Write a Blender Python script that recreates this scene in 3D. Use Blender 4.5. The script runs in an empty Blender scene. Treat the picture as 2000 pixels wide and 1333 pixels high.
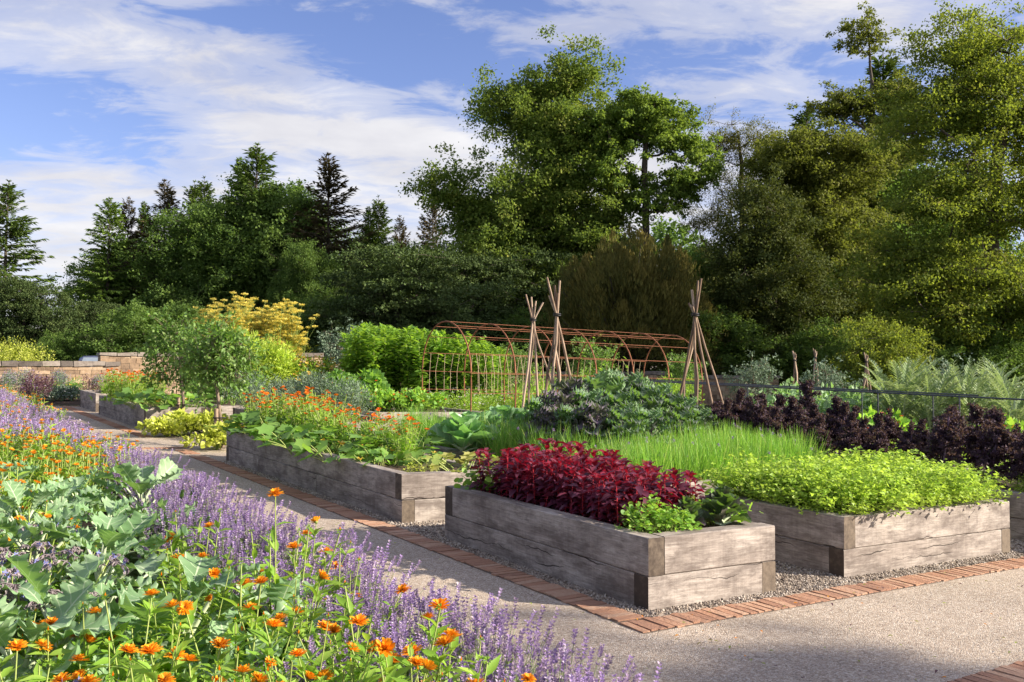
import bpy, math, random
import numpy as np
R = math.radians
PI = math.pi
rng = np.random.default_rng(7)
random.seed(7)
sc = bpy.context.scene
COL = sc.collection

# ---------------------------------------------------------------- frame of the garden
TH = 0.5837
DR = np.array([math.cos(TH), math.sin(TH)])      # along the fronts of the beds
DL = np.array([-math.sin(TH), math.cos(TH)])     # along the long sides of the beds
A0 = np.array([0.8025, 5.4664])                  # near corner of the front bed
F, CX, CY, PITCH, EYE = 1804.9, 1000.0, 666.5, 0.0263, 1.4184

def gz(x):                                       # the ground falls gently to the right
    x = np.clip(np.asarray(x, float), -26, 26)
    return -0.0335 * x

def uv(u, v):
    p = A0 + DR * u + DL * v
    return float(p[0]), float(p[1])

def at(px, Y):                                   # world x of a photo column at distance Y
    return (px - CX) / F * Y

def zat(py, Y):                                  # world height of a photo row at distance Y
    u = -(py - CY) / F
    c, s = math.cos(PITCH), math.sin(PITCH)
    return EYE + Y * (s + u * c) / (c - u * s)

# ---------------------------------------------------------------- mesh builder
class MB:
    def __init__(self):
        self.V = []; self.L = []; self.F4 = []; self.F3 = []; self.M4 = []; self.M3 = []; self.n = 0
    def add(self, V, F, lf=None, mat=0):
        V = np.asarray(V, float).reshape(-1, 3); F = np.asarray(F, int)
        if lf is None: lf = np.zeros((len(V), 3)); lf[:, 2] = .5
        self.V.append(V); self.L.append(np.asarray(lf, float))
        if F.shape[1] == 4: self.F4.append(F + self.n); self.M4.append(np.full(len(F), mat))
        else: self.F3.append(F + self.n); self.M3.append(np.full(len(F), mat))
        self.n += len(V)
        return self
    def stamp(self, T, M, P, rnd=None, mat=0):
        k = len(P)
        if k == 0: return self
        V, F, S = T
        if rnd is None: rnd = rng.random(k)
        W = np.einsum('kij,nj->kni', M, V) + P[:, None, :]
        lf = np.zeros((k, len(V), 3)); lf[:, :, :2] = S[None]; lf[:, :, 2] = np.asarray(rnd)[:, None]
        FF = (F[None] + (np.arange(k) * len(V))[:, None, None]).reshape(-1, F.shape[1])
        return self.add(W.reshape(-1, 3), FF, lf.reshape(-1, 3), mat)
    def tube(self, pts, rad, sides=5, rnd=.5, mat=0, cap=False):
        pts = np.asarray(pts, float); n = len(pts)
        rad = np.broadcast_to(np.asarray(rad, float), (n,))
        t = np.gradient(pts, axis=0); t /= np.linalg.norm(t, axis=1)[:, None] + 1e-9
        ref = np.array([0, 0, 1.]) if abs(t[:, 2]).mean() < .8 else np.array([1., 0, 0])
        a = np.cross(t, ref); a /= np.linalg.norm(a, axis=1)[:, None] + 1e-9
        b = np.cross(t, a)
        an = np.arange(sides) * 2 * PI / sides
        ring = pts[:, None] + rad[:, None, None] * (a[:, None] * np.cos(an)[None, :, None] + b[:, None] * np.sin(an)[None, :, None])
        i = np.arange(n - 1)[:, None]; j = np.arange(sides)[None]; j2 = (j + 1) % sides
        Fq = np.stack([i * sides + j, i * sides + j2, (i + 1) * sides + j2, (i + 1) * sides + j], -1).reshape(-1, 4)
        lf = np.zeros((n, sides, 3)); L = np.concatenate([[0], np.cumsum(np.linalg.norm(np.diff(pts, axis=0), axis=1))])
        lf[:, :, 0] = (an / 6.283)[None]; lf[:, :, 1] = L[:, None]; lf[:, :, 2] = rnd
        self.add(ring.reshape(-1, 3), Fq, lf.reshape(-1, 3), mat)
        if cap:
            for e, q in ((0, -1), (n - 1, 1)):
                c = np.vstack([ring[e], pts[e] + t[e] * q * rad[e] * .15])
                f = [[k, (k + 1) % sides, sides] if q > 0 else [(k + 1) % sides, k, sides] for k in range(sides)]
                l = np.zeros((sides + 1, 3)); l[:, 2] = rnd; l[:, 0] = -1
                self.add(c, f, l, mat)
        return self
    def box(self, lo, hi, mat=0, rnd=.5, jit=0., X=None):
        lo = np.array(lo, float); hi = np.array(hi, float)
        V = np.array([[x, y, z] for z in (0, 1) for y in (0, 1) for x in (0, 1)], float) * (hi - lo) + lo
        if jit: V = V + rng.normal(0, jit, V.shape)
        lf = np.zeros((8, 3)); lf[:, 0] = V[:, 0]; lf[:, 1] = V[:, 2]; lf[:, 2] = rnd
        if X is not None: V = X(V)
        return self.add(V, [[0, 2, 3, 1], [4, 5, 7, 6], [0, 1, 5, 4], [2, 6, 7, 3], [0, 4, 6, 2], [1, 3, 7, 5]], lf, mat)
    def mesh(self, name, mats, smooth=True):
        V = np.concatenate(self.V); L = np.concatenate(self.L)
        me = bpy.data.meshes.new(name)
        F4 = np.concatenate(self.F4) if self.F4 else np.zeros((0, 4), int)
        F3 = np.concatenate(self.F3) if self.F3 else np.zeros((0, 3), int)
        M = np.concatenate(self.M4 + self.M3)
        loops = np.concatenate([F4.ravel(), F3.ravel()])
        st = np.concatenate([np.arange(len(F4)) * 4, len(F4) * 4 + np.arange(len(F3)) * 3])
        me.vertices.add(len(V)); me.loops.add(len(loops)); me.polygons.add(len(st))
        me.vertices.foreach_set('co', V.astype(np.float32).ravel())
        me.loops.foreach_set('vertex_index', loops.astype(np.int32))
        me.polygons.foreach_set('loop_start', st.astype(np.int32))
        me.polygons.foreach_set('material_index', M.astype(np.int32))
        me.polygons.foreach_set('use_smooth', np.full(len(st), bool(smooth)))
        at_ = me.attributes.new('lf', 'FLOAT_VECTOR', 'POINT')
        at_.data.foreach_set('vector', L.astype(np.float32).ravel())
        me.update(calc_edges=True)
        for m in (mats if isinstance(mats, (list, tuple)) else [mats]): me.materials.append(m)
        return me

def basis(d, up=None, scale=1., roll=None):
    """columns x,y,z with y along d and z near up; k directions at once"""
    d = np.asarray(d, float).reshape(-1, 3); k = len(d)
    d = d / (np.linalg.norm(d, axis=1)[:, None] + 1e-9)
    up = np.tile([0, 0, 1.], (k, 1)) if up is None else np.asarray(up, float).reshape(-1, 3) * np.ones((k, 1))
    x = np.cross(d, up); nx = np.linalg.norm(x, axis=1)[:, None]
    x = np.where(nx < 1e-3, np.array([1., 0, 0]), x / (nx + 1e-9))
    z = np.cross(x, d)
    if roll is not None:
        c, s = np.cos(roll)[:, None], np.sin(roll)[:, None]
        x, z = x * c + z * s, z * c - x * s
    M = np.stack([x, d, z], -1)
    return M * np.broadcast_to(np.asarray(scale, float), (k,))[:, None, None]

def rdir(k, zlo=-1., zhi=1.):
    a = rng.random(k) * 2 * PI; z = rng.uniform(zlo, zhi, k); r = np.sqrt(np.clip(1 - z * z, 0, 1))
    return np.stack([r * np.cos(a), r * np.sin(a), z], -1)

# ---------------------------------------------------------------- leaf templates (V, F, S)
def T_kite(w=.5, fold=.1, droop=.08, mid=.42):
    V = np.array([[0, 0, 0], [w / 2, mid, fold], [0, 1, -droop], [-w / 2, mid, fold]])
    return V, np.array([[0, 1, 2], [0, 2, 3]]), np.array([[.5, 0], [1, .5], [.5, 1], [0, .5]])
def T_leaf(w=.5, fold=.12, droop=.12, mid=.4):
    V = np.array([[0, 0, 0], [w * .42, mid * .55, fold * .8], [w / 2, mid * 1.15, fold], [0, 1, -droop], [-w / 2, mid * 1.15, fold], [-w * .42, mid * .55, fold * .8], [0, mid, 0.]])
    F_ = np.array([[0, 1, 2, 6], [6, 2, 3, 3], [6, 3, 4, 4], [0, 6, 4, 5]])
    V2 = V; T = [[0, 1, 6], [1, 2, 6], [2, 3, 6], [6, 3, 4], [6, 4, 5], [0, 6, 5]]
    return V2, np.array(T), np.array([[.5, 0], [.9, .3], [1, .5], [.5, 1], [0, .5], [.1, .3], [.5, .4]])
def T_grid(half, nl=9, nw=6, cup=.15, ruff=.05, freq=9, bend=.4, seed=0, edge=2.2, twist=0):
    r = np.random.default_rng(seed)
    t = 1 - (1 - np.linspace(0, 1, nl + 1)) ** 1.35; s = np.linspace(-1, 1, nw + 1)
    ph = r.random(4) * 6.28
    V = np.zeros((nl + 1, nw + 1, 3)); S = np.zeros((nl + 1, nw + 1, 2))
    for i, tt in enumerate(t):
        for j, ss in enumerate(s):
            w = half(tt)
            sg = 1 if ss > 0 else -1
            e = abs(ss) ** edge
            rf = ruff * e * (math.sin(freq * tt * (1 + .15 * sg) + ph[0] + sg) + .5 * math.sin(2.3 * freq * tt + ph[1] * sg))
            x = ss * w * (1 - .25 * cup * abs(ss)) + rf * .35 * sg
            z = cup * w * ss * ss + rf
            a = bend * tt
            y = tt if abs(bend) < 1e-3 else math.sin(a) / bend
            zz = 0 if abs(bend) < 1e-3 else -(1 - math.cos(a)) / bend
            V[i, j] = (x, y + z * math.sin(a), zz + z * math.cos(a))
            S[i, j] = ((ss + 1) / 2, tt)
    i = np.arange(nl)[:, None]; j = np.arange(nw)[None]; n = nw + 1
    Fq = np.stack([i * n + j, i * n + j + 1, (i + 1) * n + j + 1, (i + 1) * n + j], -1).reshape(-1, 4)
    return V.reshape(-1, 3), Fq, S.reshape(-1, 2)
def T_round(n=9, cup=.08):
    a = np.arange(n) * 2 * PI / n
    V = np.vstack([[0, .5, 0], np.stack([.5 * np.sin(a), .5 - .5 * np.cos(a), cup + .04 * np.sin(3 * a)], -1)])
    Fq = np.array([[0, 1 + k, 1 + (k + 1) % n] for k in range(n)])
    S = np.vstack([[.5, .5], np.stack([.5 + .5 * np.sin(a), .5 - .5 * np.cos(a)], -1)])
    return V, Fq, S
def T_lobed(n=5, depth=.45, cup=.1, seed=0, wob=.06):
    """palmately lobed leaf: squash, vine, parsley leaflets"""
    r = np.random.default_rng(seed); pts = []
    m = n * 2 + 1
    for k in range(m):
        a = -2.5 + 5.0 * k / (m - 1)
        rad = (1 if k % 2 else 1 - depth) * (.62 - .06 * abs(a))
        pts.append([rad * math.sin(a) * 1.05, .32 + rad * math.cos(a), cup * abs(math.sin(a)) + r.normal(0, wob)])
    V = np.array([[0, .3, 0], [0, .12, 0]] + pts)
    Fq = [[0, 2 + k + 1, 2 + k] for k in range(m - 1)] + [[0, 2, 1], [0, 1, 2 + m - 1]]
    S = np.stack([V[:, 0] / 1.3 + .5, V[:, 1]], -1)
    return V, np.array(Fq), S

KITE = T_kite(); KITEB = T_kite(.72, .1, .1, .45); KITEN = T_kite(.28, .05, .15); LEAF = T_leaf(); LEAFB = T_leaf(.72); LEAFN = T_leaf(.3, .06, .2)

# ---------------------------------------------------------------- materials
def newmat(name):
    m = bpy.data.materials.new(name); m.use_nodes = True
    nt = m.node_tree; nt.nodes.clear()
    return m, nt, nt.nodes, nt.links
def nd(nt, t, **kw):
    n = nt.nodes.new(t)
    for k, v in kw.items():
        if k == 'inp':
            for a, b in v.items(): n.inputs[a].default_value = b
        else: setattr(n, k, v)
    return n
def c4(c): return (c[0], c[1], c[2], 1)
def ramp(nt, stops, interp='LINEAR'):
    n = nt.nodes.new('ShaderNodeValToRGB'); n.color_ramp.interpolation = interp
    e = n.color_ramp.elements
    while len(e) < len(stops): e.new(.5)
    for i, (p, c) in enumerate(stops):
        e[i].position = p; e[i].color = c4(c) if hasattr(c, '__len__') else (c, c, c, 1)
    return n
def mixc(nt, a, b, fac, mode='MIX'):
    n = nt.nodes.new('ShaderNodeMix'); n.data_type = 'RGBA'; n.blend_type = mode
    for s, v in ((n.inputs[0], fac), (n.inputs[6], a), (n.inputs[7], b)):
        if hasattr(v, 'links') or hasattr(v, 'is_output'): nt.links.new(v, s)
        else: s.default_value = v if not hasattr(v, '__len__') else c4(v)
    return n.outputs[2]
def mth(nt, op, a, b=0., c=0.):
    n = nt.nodes.new('ShaderNodeMath'); n.operation = op
    for i, v in enumerate((a, b, c)):
        if hasattr(v, 'is_output'): nt.links.new(v, n.inputs[i])
        else: n.inputs[i].default_value = v
    return n.outputs[0]

def leafmat(name, stops, tcol, trans=.4, rough=.5, spec=.35, vein=None, objvar=.12, veinfreq=26.):
    """stops: colours picked by each leaf's own random number; tcol: tint of light passing through"""
    m, nt, N, L = newmat(name)
    a = nd(nt, 'ShaderNodeAttribute', attribute_name='lf'); sp = nd(nt, 'ShaderNodeSeparateXYZ'); L.new(a.outputs['Vector'], sp.inputs[0])
    k = len(stops)
    rp = ramp(nt, [(i / max(1, k - 1), c) for i, c in enumerate(stops)]); L.new(sp.outputs[2], rp.inputs[0])
    oi = nd(nt, 'ShaderNodeObjectInfo')
    v = mth(nt, 'MULTIPLY_ADD', oi.outputs['Random'], 2 * objvar, 1 - objvar)
    tc = nd(nt, 'ShaderNodeTexCoord'); nz = nd(nt, 'ShaderNodeTexNoise', inp={'Scale': 1.3, 'Detail': 2.})
    L.new(tc.outputs['Object'], nz.inputs['Vector'])
    v = mth(nt, 'MULTIPLY', v, mth(nt, 'MULTIPLY_ADD', nz.outputs['Fac'], .7, .65))
    hs = nd(nt, 'ShaderNodeHueSaturation'); L.new(rp.outputs[0], hs.inputs['Color']); L.new(v, hs.inputs['Value'])
    col = hs.outputs[0]
    if vein:
        ds = mth(nt, 'ABSOLUTE', mth(nt, 'SUBTRACT', sp.outputs[0], .5))
        mid = mth(nt, 'LESS_THAN', ds, .022)
        w = mth(nt, 'SINE', mth(nt, 'MULTIPLY', mth(nt, 'SUBTRACT', sp.outputs[1], mth(nt, 'MULTIPLY', ds, .55)), veinfreq))
        side = mth(nt, 'GREATER_THAN', w, .955)
        vf = mth(nt, 'MAXIMUM', mid, mth(nt, 'MULTIPLY', side, .6))
        col = mixc(nt, col, vein, vf)
    p = nd(nt, 'ShaderNodeBsdfPrincipled', inp={'Roughness': rough, 'Specular IOR Level': spec})
    L.new(col, p.inputs['Base Color'])
    t = nd(nt, 'ShaderNodeBsdfTranslucent')
    tc2 = mixc(nt, col, tcol, .75)
    hs2 = nd(nt, 'ShaderNodeHueSaturation'); L.new(tc2, hs2.inputs['Color']); L.new(v, hs2.inputs['Value'])
    L.new(hs2.outputs[0], t.inputs['Color'])
    mx = nd(nt, 'ShaderNodeMixShader', inp={0: trans}); L.new(p.outputs[0], mx.inputs[1]); L.new(t.outputs[0], mx.inputs[2])
    o = nd(nt, 'ShaderNodeOutputMaterial'); L.new(mx.outputs[0], o.inputs[0])
    return m

def plain(name, c1, c2=None, rough=.7, scale=8., bump=.0, metal=0., spec=.4, stretch=None):
    m, nt, N, L = newmat(name)
    tc = nd(nt, 'ShaderNodeTexCoord'); mp = nd(nt, 'ShaderNodeMapping')
    if stretch: mp.inputs['Scale'].default_value = stretch
    L.new(tc.outputs['Object'], mp.inputs[0])
    nz = nd(nt, 'ShaderNodeTexNoise', inp={'Scale': scale, 'Detail': 6., 'Roughness': .65}); L.new(mp.outputs[0], nz.inputs['Vector'])
    a = nd(nt, 'ShaderNodeAttribute', attribute_name='lf'); sp = nd(nt, 'ShaderNodeSeparateXYZ'); L.new(a.outputs['Vector'], sp.inputs[0])
    f = mth(nt, 'ADD', nz.outputs['Fac'], mth(nt, 'MULTIPLY', mth(nt, 'SUBTRACT', sp.outputs[2], .5), .5))
    rp = ramp(nt, [(.3, c1), (.7, c2 or c1)]); L.new(f, rp.inputs[0])
    p = nd(nt, 'ShaderNodeBsdfPrincipled', inp={'Roughness': rough, 'Metallic': metal, 'Specular IOR Level': spec})
    L.new(rp.outputs[0], p.inputs['Base Color'])
    if bump:
        b = nd(nt, 'ShaderNodeBump', inp={'Strength': .6, 'Distance': bump}); L.new(nz.outputs['Fac'], b.inputs['Height']); L.new(b.outputs[0], p.inputs['Normal'])
    o = nd(nt, 'ShaderNodeOutputMaterial'); L.new(p.outputs[0], o.inputs[0])
    return m

M = {}
G = lambda *a: a
M['lime'] = leafmat('marigold_leaf', [G(0.156, 0.312, 0.036), G(0.240, 0.408, 0.054), G(0.324, 0.480, 0.084)], G(0.504, 0.744, 0.060), .42)
M['stem'] = plain('green_stem', G(.16, .27, .05), G(.30, .36, .10), .6, 20)
M['kale'] = leafmat('border_kale_leaf', [G(.15, .27, .12), G(.22, .36, .18), G(.28, .40, .23)], G(.34, .62, .06), .30, .5, .25, vein=G(.50, .60, .40))
M['cabbage'] = leafmat('cabbage_leaf', [G(0.138, 0.262, 0.152), G(0.207, 0.359, 0.179), G(0.276, 0.442, 0.221)], G(0.304, 0.690, 0.069), .30, .4, .5, vein=G(0.497, 0.635, 0.386))
M['curly'] = leafmat('curly_kale_leaf', [G(0.081, 0.103, 0.092), G(0.092, 0.172, 0.081), G(0.161, 0.253, 0.138), G(0.196, 0.310, 0.138)], G(0.287, 0.552, 0.046), .28, .6, .2, vein=G(0.230, 0.138, 0.230))
M['curlyp'] = leafmat('purple_curly_leaf', [G(.085, .075, .10), G(.12, .11, .125), G(.11, .16, .10)], G(.22, .30, .08), .25, .6, .2, vein=G(.26, .12, .26))
M['redbor'] = leafmat('purple_kale_leaf', [G(.036, .020, .038), G(.052, .030, .055), G(.075, .05, .065), G(.075, .09, .04)], G(.26, .16, .08), .2, .6, .2)
M['redbor_stem'] = plain('purple_stem', G(.08, .045, .09), G(.20, .13, .18), .5, 20)
M['lav_leaf'] = leafmat('lavender_leaf', [G(.14, .20, .07), G(.20, .27, .11), G(.26, .32, .16)], G(.30, .40, .08), .25, .6)
M['lav_flower'] = leafmat('lavender_floret', [G(.22, .17, .21), G(.38, .31, .36), G(.33, .22, .43), G(.38, .26, .54), G(.60, .52, .60)], G(.48, .36, .66), .3, .7, .15)
M['orange'] = leafmat('orange_petal', [G(.80, .24, .008), G(.87, .34, .012), G(.90, .45, .03)], G(.95, .40, .01), .3, .5, .2)
M['deeporange'] = leafmat('deep_orange_petal', [G(.62, .09, .01), G(.80, .19, .012), G(.86, .30, .02)], G(.9, .22, .01), .3, .5, .2)
M['cream'] = leafmat('cream_petal', [G(.85, .55, .10), G(.9, .70, .25), G(.92, .80, .45)], G(.95, .6, .1), .3, .5, .2)
M['disc'] = plain('flower_disc', G(.42, .10, .01), G(.60, .28, .03), .8, 200, .001)
M['red'] = leafmat('red_petal', [G(.55, .02, .01), G(.70, .05, .015), G(.75, .15, .02)], G(.9, .05, .01), .3)
M['yellow'] = leafmat('yellow_petal', [G(.72, .45, .05), G(.80, .58, .10), G(.85, .68, .2)], G(.9, .6, .05), .3)
M['white'] = leafmat('white_petal', [G(.7, .68, .6), G(.8, .78, .75)], G(.8, .78, .7), .3)
M['borage_bud'] = leafmat('borage_bud', [G(.20, .16, .18), G(.30, .25, .27), G(.40, .36, .34)], G(.34, .3, .28), .15, .9, .1)
M['blue'] = leafmat('borage_petal', [G(.20, .22, .55), G(.30, .32, .75)], G(.35, .35, .85), .3)
M['borage_leaf'] = leafmat('borage_leaf', [G(.13, .22, .06), G(.20, .30, .09)], G(.35, .5, .08), .3, .7)
M['squash'] = leafmat('squash_leaf', [G(0.092, 0.196, 0.046), G(0.149, 0.287, 0.069), G(0.230, 0.391, 0.081)], G(0.368, 0.667, 0.057), .38, .55, .3)
M['amar'] = leafmat('amaranth_leaf', [G(.075, .024, .048), G(.10, .030, .058), G(.14, .034, .062), G(.22, .012, .022)], G(.60, .008, .03), .22, .4, .5)
M['amar_stem'] = plain('amaranth_stem', G(.35, .015, .03), G(.55, .03, .05), .45, 20)
M['parsley'] = leafmat('parsley_leaf', [G(.20, .34, .035), G(.30, .46, .055), G(.42, .56, .10)], G(.58, .80, .08), .42, .5)
M['chive'] = leafmat('chive_blade', [G(0.096, 0.239, 0.036), G(0.167, 0.359, 0.053), G(0.263, 0.454, 0.084), G(0.478, 0.478, 0.144)], G(0.359, 0.694, 0.048), .38, .45)
M['arti'] = leafmat('artichoke_leaf', [G(0.104, 0.216, 0.034), G(0.172, 0.320, 0.045), G(0.255, 0.413, 0.068)], G(0.440, 0.702, 0.045), .42, .5)
M['fennel'] = leafmat('fennel_leaf', [G(.22, .28, .04), G(.32, .38, .06)], G(.5, .55, .06), .4)
M['feather'] = leafmat('feathery_leaf', [G(.26, .40, .05), G(.36, .50, .07), G(.48, .56, .12)], G(.6, .75, .06), .42)
M['umbel'] = leafmat('fennel_umbel', [G(.58, .48, .10), G(.72, .62, .15), G(.82, .74, .26)], G(.8, .7, .1), .35)
M['gold'] = leafmat('golden_leaf', [G(.34, .40, .04), G(.48, .54, .08), G(.60, .62, .18)], G(.6, .7, .05), .35)
M['grey'] = leafmat('silver_grey_leaf', [G(.11, .17, .11), G(.17, .24, .16), G(.24, .31, .22)], G(.2, .3, .12), .2, .7)
M['cardoon'] = leafmat('cardoon_leaf', [G(0.220, 0.330, 0.143), G(0.330, 0.440, 0.220), G(0.462, 0.550, 0.330)], G(0.462, 0.605, 0.165), .3, .6)
M['apple'] = leafmat('apple_leaf', [G(.07, .15, .03), G(.11, .21, .045), G(.17, .28, .06), G(.26, .34, .14)], G(.25, .45, .04), .33, .5)
M['nast'] = leafmat('nasturtium_leaf', [G(0.132, 0.297, 0.044), G(0.220, 0.418, 0.066), G(0.330, 0.528, 0.088)], G(0.462, 0.748, 0.055), .4, .5)
M['pak'] = leafmat('pak_choi_leaf', [G(.05, .06, .05), G(.07, .13, .04), G(.09, .04, .08)], G(.22, .42, .03), .25, .35, .5, vein=G(.2, .25, .12))
M['withered'] = leafmat('yellowing_leaf', [G(.25, .34, .08), G(.42, .45, .12), G(.35, .25, .15)], G(.5, .55, .1), .35)
M['dkpurple'] = leafmat('dusky_leaf', [G(.09, .045, .06), G(.14, .08, .09)], G(.3, .1, .12), .25)
# trees
M['t_oak'] = leafmat('oak_leaf', [G(0.073, 0.119, 0.025), G(0.109, 0.163, 0.033), G(0.159, 0.213, 0.043), G(0.238, 0.250, 0.056)], G(0.318, 0.450, 0.050), .32, .7, .12)
M['t_maple'] = leafmat('maple_leaf', [G(0.063, 0.112, 0.030), G(0.096, 0.157, 0.039), G(0.149, 0.217, 0.048)], G(0.267, 0.448, 0.056), .30, .7, .12)
M['t_syc'] = leafmat('sycamore_leaf', [G(0.099, 0.169, 0.037), G(0.146, 0.225, 0.045), G(0.212, 0.288, 0.062)], G(0.398, 0.575, 0.062), .36, .7, .12)
M['t_sparse'] = leafmat('thin_crown_leaf', [G(0.095, 0.106, 0.026), G(0.138, 0.146, 0.036), G(0.189, 0.188, 0.049)], G(0.345, 0.357, 0.049), .3, .7, .12)
M['t_gold'] = leafmat('beech_leaf', [G(0.093, 0.119, 0.027), G(0.133, 0.156, 0.035), G(0.199, 0.206, 0.048)], G(0.345, 0.413, 0.044), .32, .7, .12)
M['t_lime'] = leafmat('big_tree_leaf', [G(0.064, 0.100, 0.022), G(0.099, 0.140, 0.027), G(0.146, 0.181, 0.035), G(0.212, 0.188, 0.044)], G(0.371, 0.463, 0.037), .38, .7, .12)
M['t_dark'] = leafmat('holly_leaf', [G(0.043, 0.064, 0.019), G(0.067, 0.090, 0.024), G(0.118, 0.128, 0.034)], G(0.197, 0.244, 0.027), .18, .7, .12)
M['t_cedar'] = leafmat('dark_evergreen_leaf', [G(0.049, 0.078, 0.027), G(0.071, 0.108, 0.035), G(0.103, 0.140, 0.043)], G(0.162, 0.259, 0.039), .15, .7, .12)
M['t_spruce'] = leafmat('spruce_needle', [G(0.062, 0.105, 0.026), G(0.101, 0.160, 0.034), G(0.169, 0.237, 0.050)], G(0.240, 0.384, 0.045), .16, .7, .12)
M['t_sprucel'] = leafmat('bright_spruce_needle', [G(0.097, 0.162, 0.032), G(0.140, 0.223, 0.041), G(0.215, 0.305, 0.061)], G(0.323, 0.527, 0.041), .2, .7, .12)
M['t_spruceb'] = leafmat('brown_spruce_needle', [G(0.056, 0.062, 0.025), G(0.093, 0.080, 0.035), G(0.148, 0.105, 0.053)], G(0.223, 0.175, 0.053), .14, .7, .12)
M['t_yew'] = leafmat('yew_needle', [G(0.061, 0.074, 0.022), G(0.128, 0.124, 0.032), G(0.243, 0.203, 0.054)], G(0.297, 0.270, 0.054), .22, .7, .12)
M['bark'] = plain('bark', G(.045, .035, .026), G(.11, .09, .07), .9, 6, .02, stretch=(1, 1, .25))
M['barkl'] = plain('pale_bark', G(.12, .09, .065), G(.26, .20, .15), .85, 9, .008, stretch=(1, 1, .3))
M['pole'] = plain('hazel_pole', G(.16, .105, .070), G(.40, .30, .22), .85, 22, .006, stretch=(1, 1, .3))
M['rust'] = plain('rusted_steel', G(.15, .055, .03), G(.31, .125, .06), .8, 30, .0006, .2)
M['string'] = plain('jute_string', G(.45, .34, .22), G(.58, .46, .32), .9, 50)
M['tie'] = plain('black_tie', G(.015, .015, .017), None, .6)
M['railm'] = plain('dark_metal_rail', G(.05, .055, .065), G(.10, .11, .13), .4, 20, 0, .6)
M['soil'] = plain('soil', G(.030, .018, .011), G(.085, .055, .035), .95, 30, .02)
M['endg'] = plain('oak_end_grain', G(.060, .045, .034), G(.17, .135, .10), .9, 22, .003)

def wood():
    m, nt, N, L = newmat('weathered_oak')
    a = nd(nt, 'ShaderNodeAttribute', attribute_name='lf'); sp = nd(nt, 'ShaderNodeSeparateXYZ'); L.new(a.outputs['Vector'], sp.inputs[0])
    s, t, r = sp.outputs
    def vec(ss, ts, off):
        c = nd(nt, 'ShaderNodeCombineXYZ')
        L.new(mth(nt, 'MULTIPLY_ADD', mth(nt, 'MULTIPLY_ADD', r, 53., s), ss, off), c.inputs[0])
        L.new(mth(nt, 'MULTIPLY', t, ts), c.inputs[1]); L.new(mth(nt, 'MULTIPLY', r, 17.), c.inputs[2])
        return c.outputs[0]
    def noise(v, sc_, det=5., ro=.6, dist=0.):
        n = nd(nt, 'ShaderNodeTexNoise', inp={'Scale': sc_, 'Detail': det, 'Roughness': ro, 'Distortion': dist}); L.new(v, n.inputs['Vector']); return n.outputs['Fac']
    grain = noise(vec(4., 95., 0), 1., 5., .75, .3)
    stain = mth(nt, 'ADD', noise(vec(3.4, 8.0, 3.), 1., 7., .68, .25), mth(nt, 'MULTIPLY', mth(nt, 'SUBTRACT', noise(vec(38., 2.5, 15.), 1., 3., .7), .5), .13))
    saw = noise(vec(60., 1.2, 9.), 1., 4., .8, .4)
    base = ramp(nt, [(.36, (.17, .142, .122)), (.5, (.33, .29, .255)), (.64, (.49, .45, .405))]); L.new(mth(nt, 'ADD', mth(nt, 'ADD', mth(nt, 'MULTIPLY', grain, .50), mth(nt, 'MULTIPLY', saw, .12)), mth(nt, 'MULTIPLY', noise(vec(1.1, 2.6, 44.), 1., 4.), .38)), base.inputs[0])
    st = ramp(nt, [(.42, 0.), (.62, 1.)]); L.new(stain, st.inputs[0])
    col = mixc(nt, base.outputs[0], (.085, .066, .058), mth(nt, 'MULTIPLY', st.outputs[0], .66))
    st2 = ramp(nt, [(.50, 0.), (.72, 1.)]); L.new(noise(vec(9., 30., 71.), 1., 6., .75, .3), st2.inputs[0])
    col = mixc(nt, col, (.10, .08, .07), mth(nt, 'MULTIPLY', st2.outputs[0], .75))
    ww = noise(vec(.9, .5, 21.), 1., 3., .5)
    cr = None
    for k, (o, h) in enumerate(((31., .075), (57., .15), (83., .20))):
        cy = mth(nt, 'MULTIPLY_ADD', mth(nt, 'SUBTRACT', noise(vec(3.2, .3, o), 1., 4., .55), .5), .12, h)
        d = mth(nt, 'ABSOLUTE', mth(nt, 'SUBTRACT', mth(nt, 'FRACT', mth(nt, 'ADD', t, 4.)), cy))
        mask = mth(nt, 'MULTIPLY', mth(nt, 'SUBTRACT', noise(vec(1.6, .2, o + 5), 1., 1.), .50), .026)
        c = mth(nt, 'LESS_THAN', d, mask)
        cr = c if cr is None else mth(nt, 'MAXIMUM', cr, c)
    col = mixc(nt, col, (.025, .019, .016), mth(nt, 'MULTIPLY', cr, .85))
    p = nd(nt, 'ShaderNodeBsdfPrincipled', inp={'Roughness': .85, 'Specular IOR Level': .25}); L.new(col, p.inputs['Base Color'])
    b = nd(nt, 'ShaderNodeBump', inp={'Strength': .6, 'Distance': .004})
    L.new(mth(nt, 'SUBTRACT', mth(nt, 'ADD', mth(nt, 'MULTIPLY', grain, .5), mth(nt, 'MULTIPLY', saw, .12)), cr), b.inputs['Height']); L.new(b.outputs[0], p.inputs['Normal'])
    o = nd(nt, 'ShaderNodeOutputMaterial'); L.new(p.outputs[0], o.inputs[0])
    return m
M['wood'] = wood()

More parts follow.
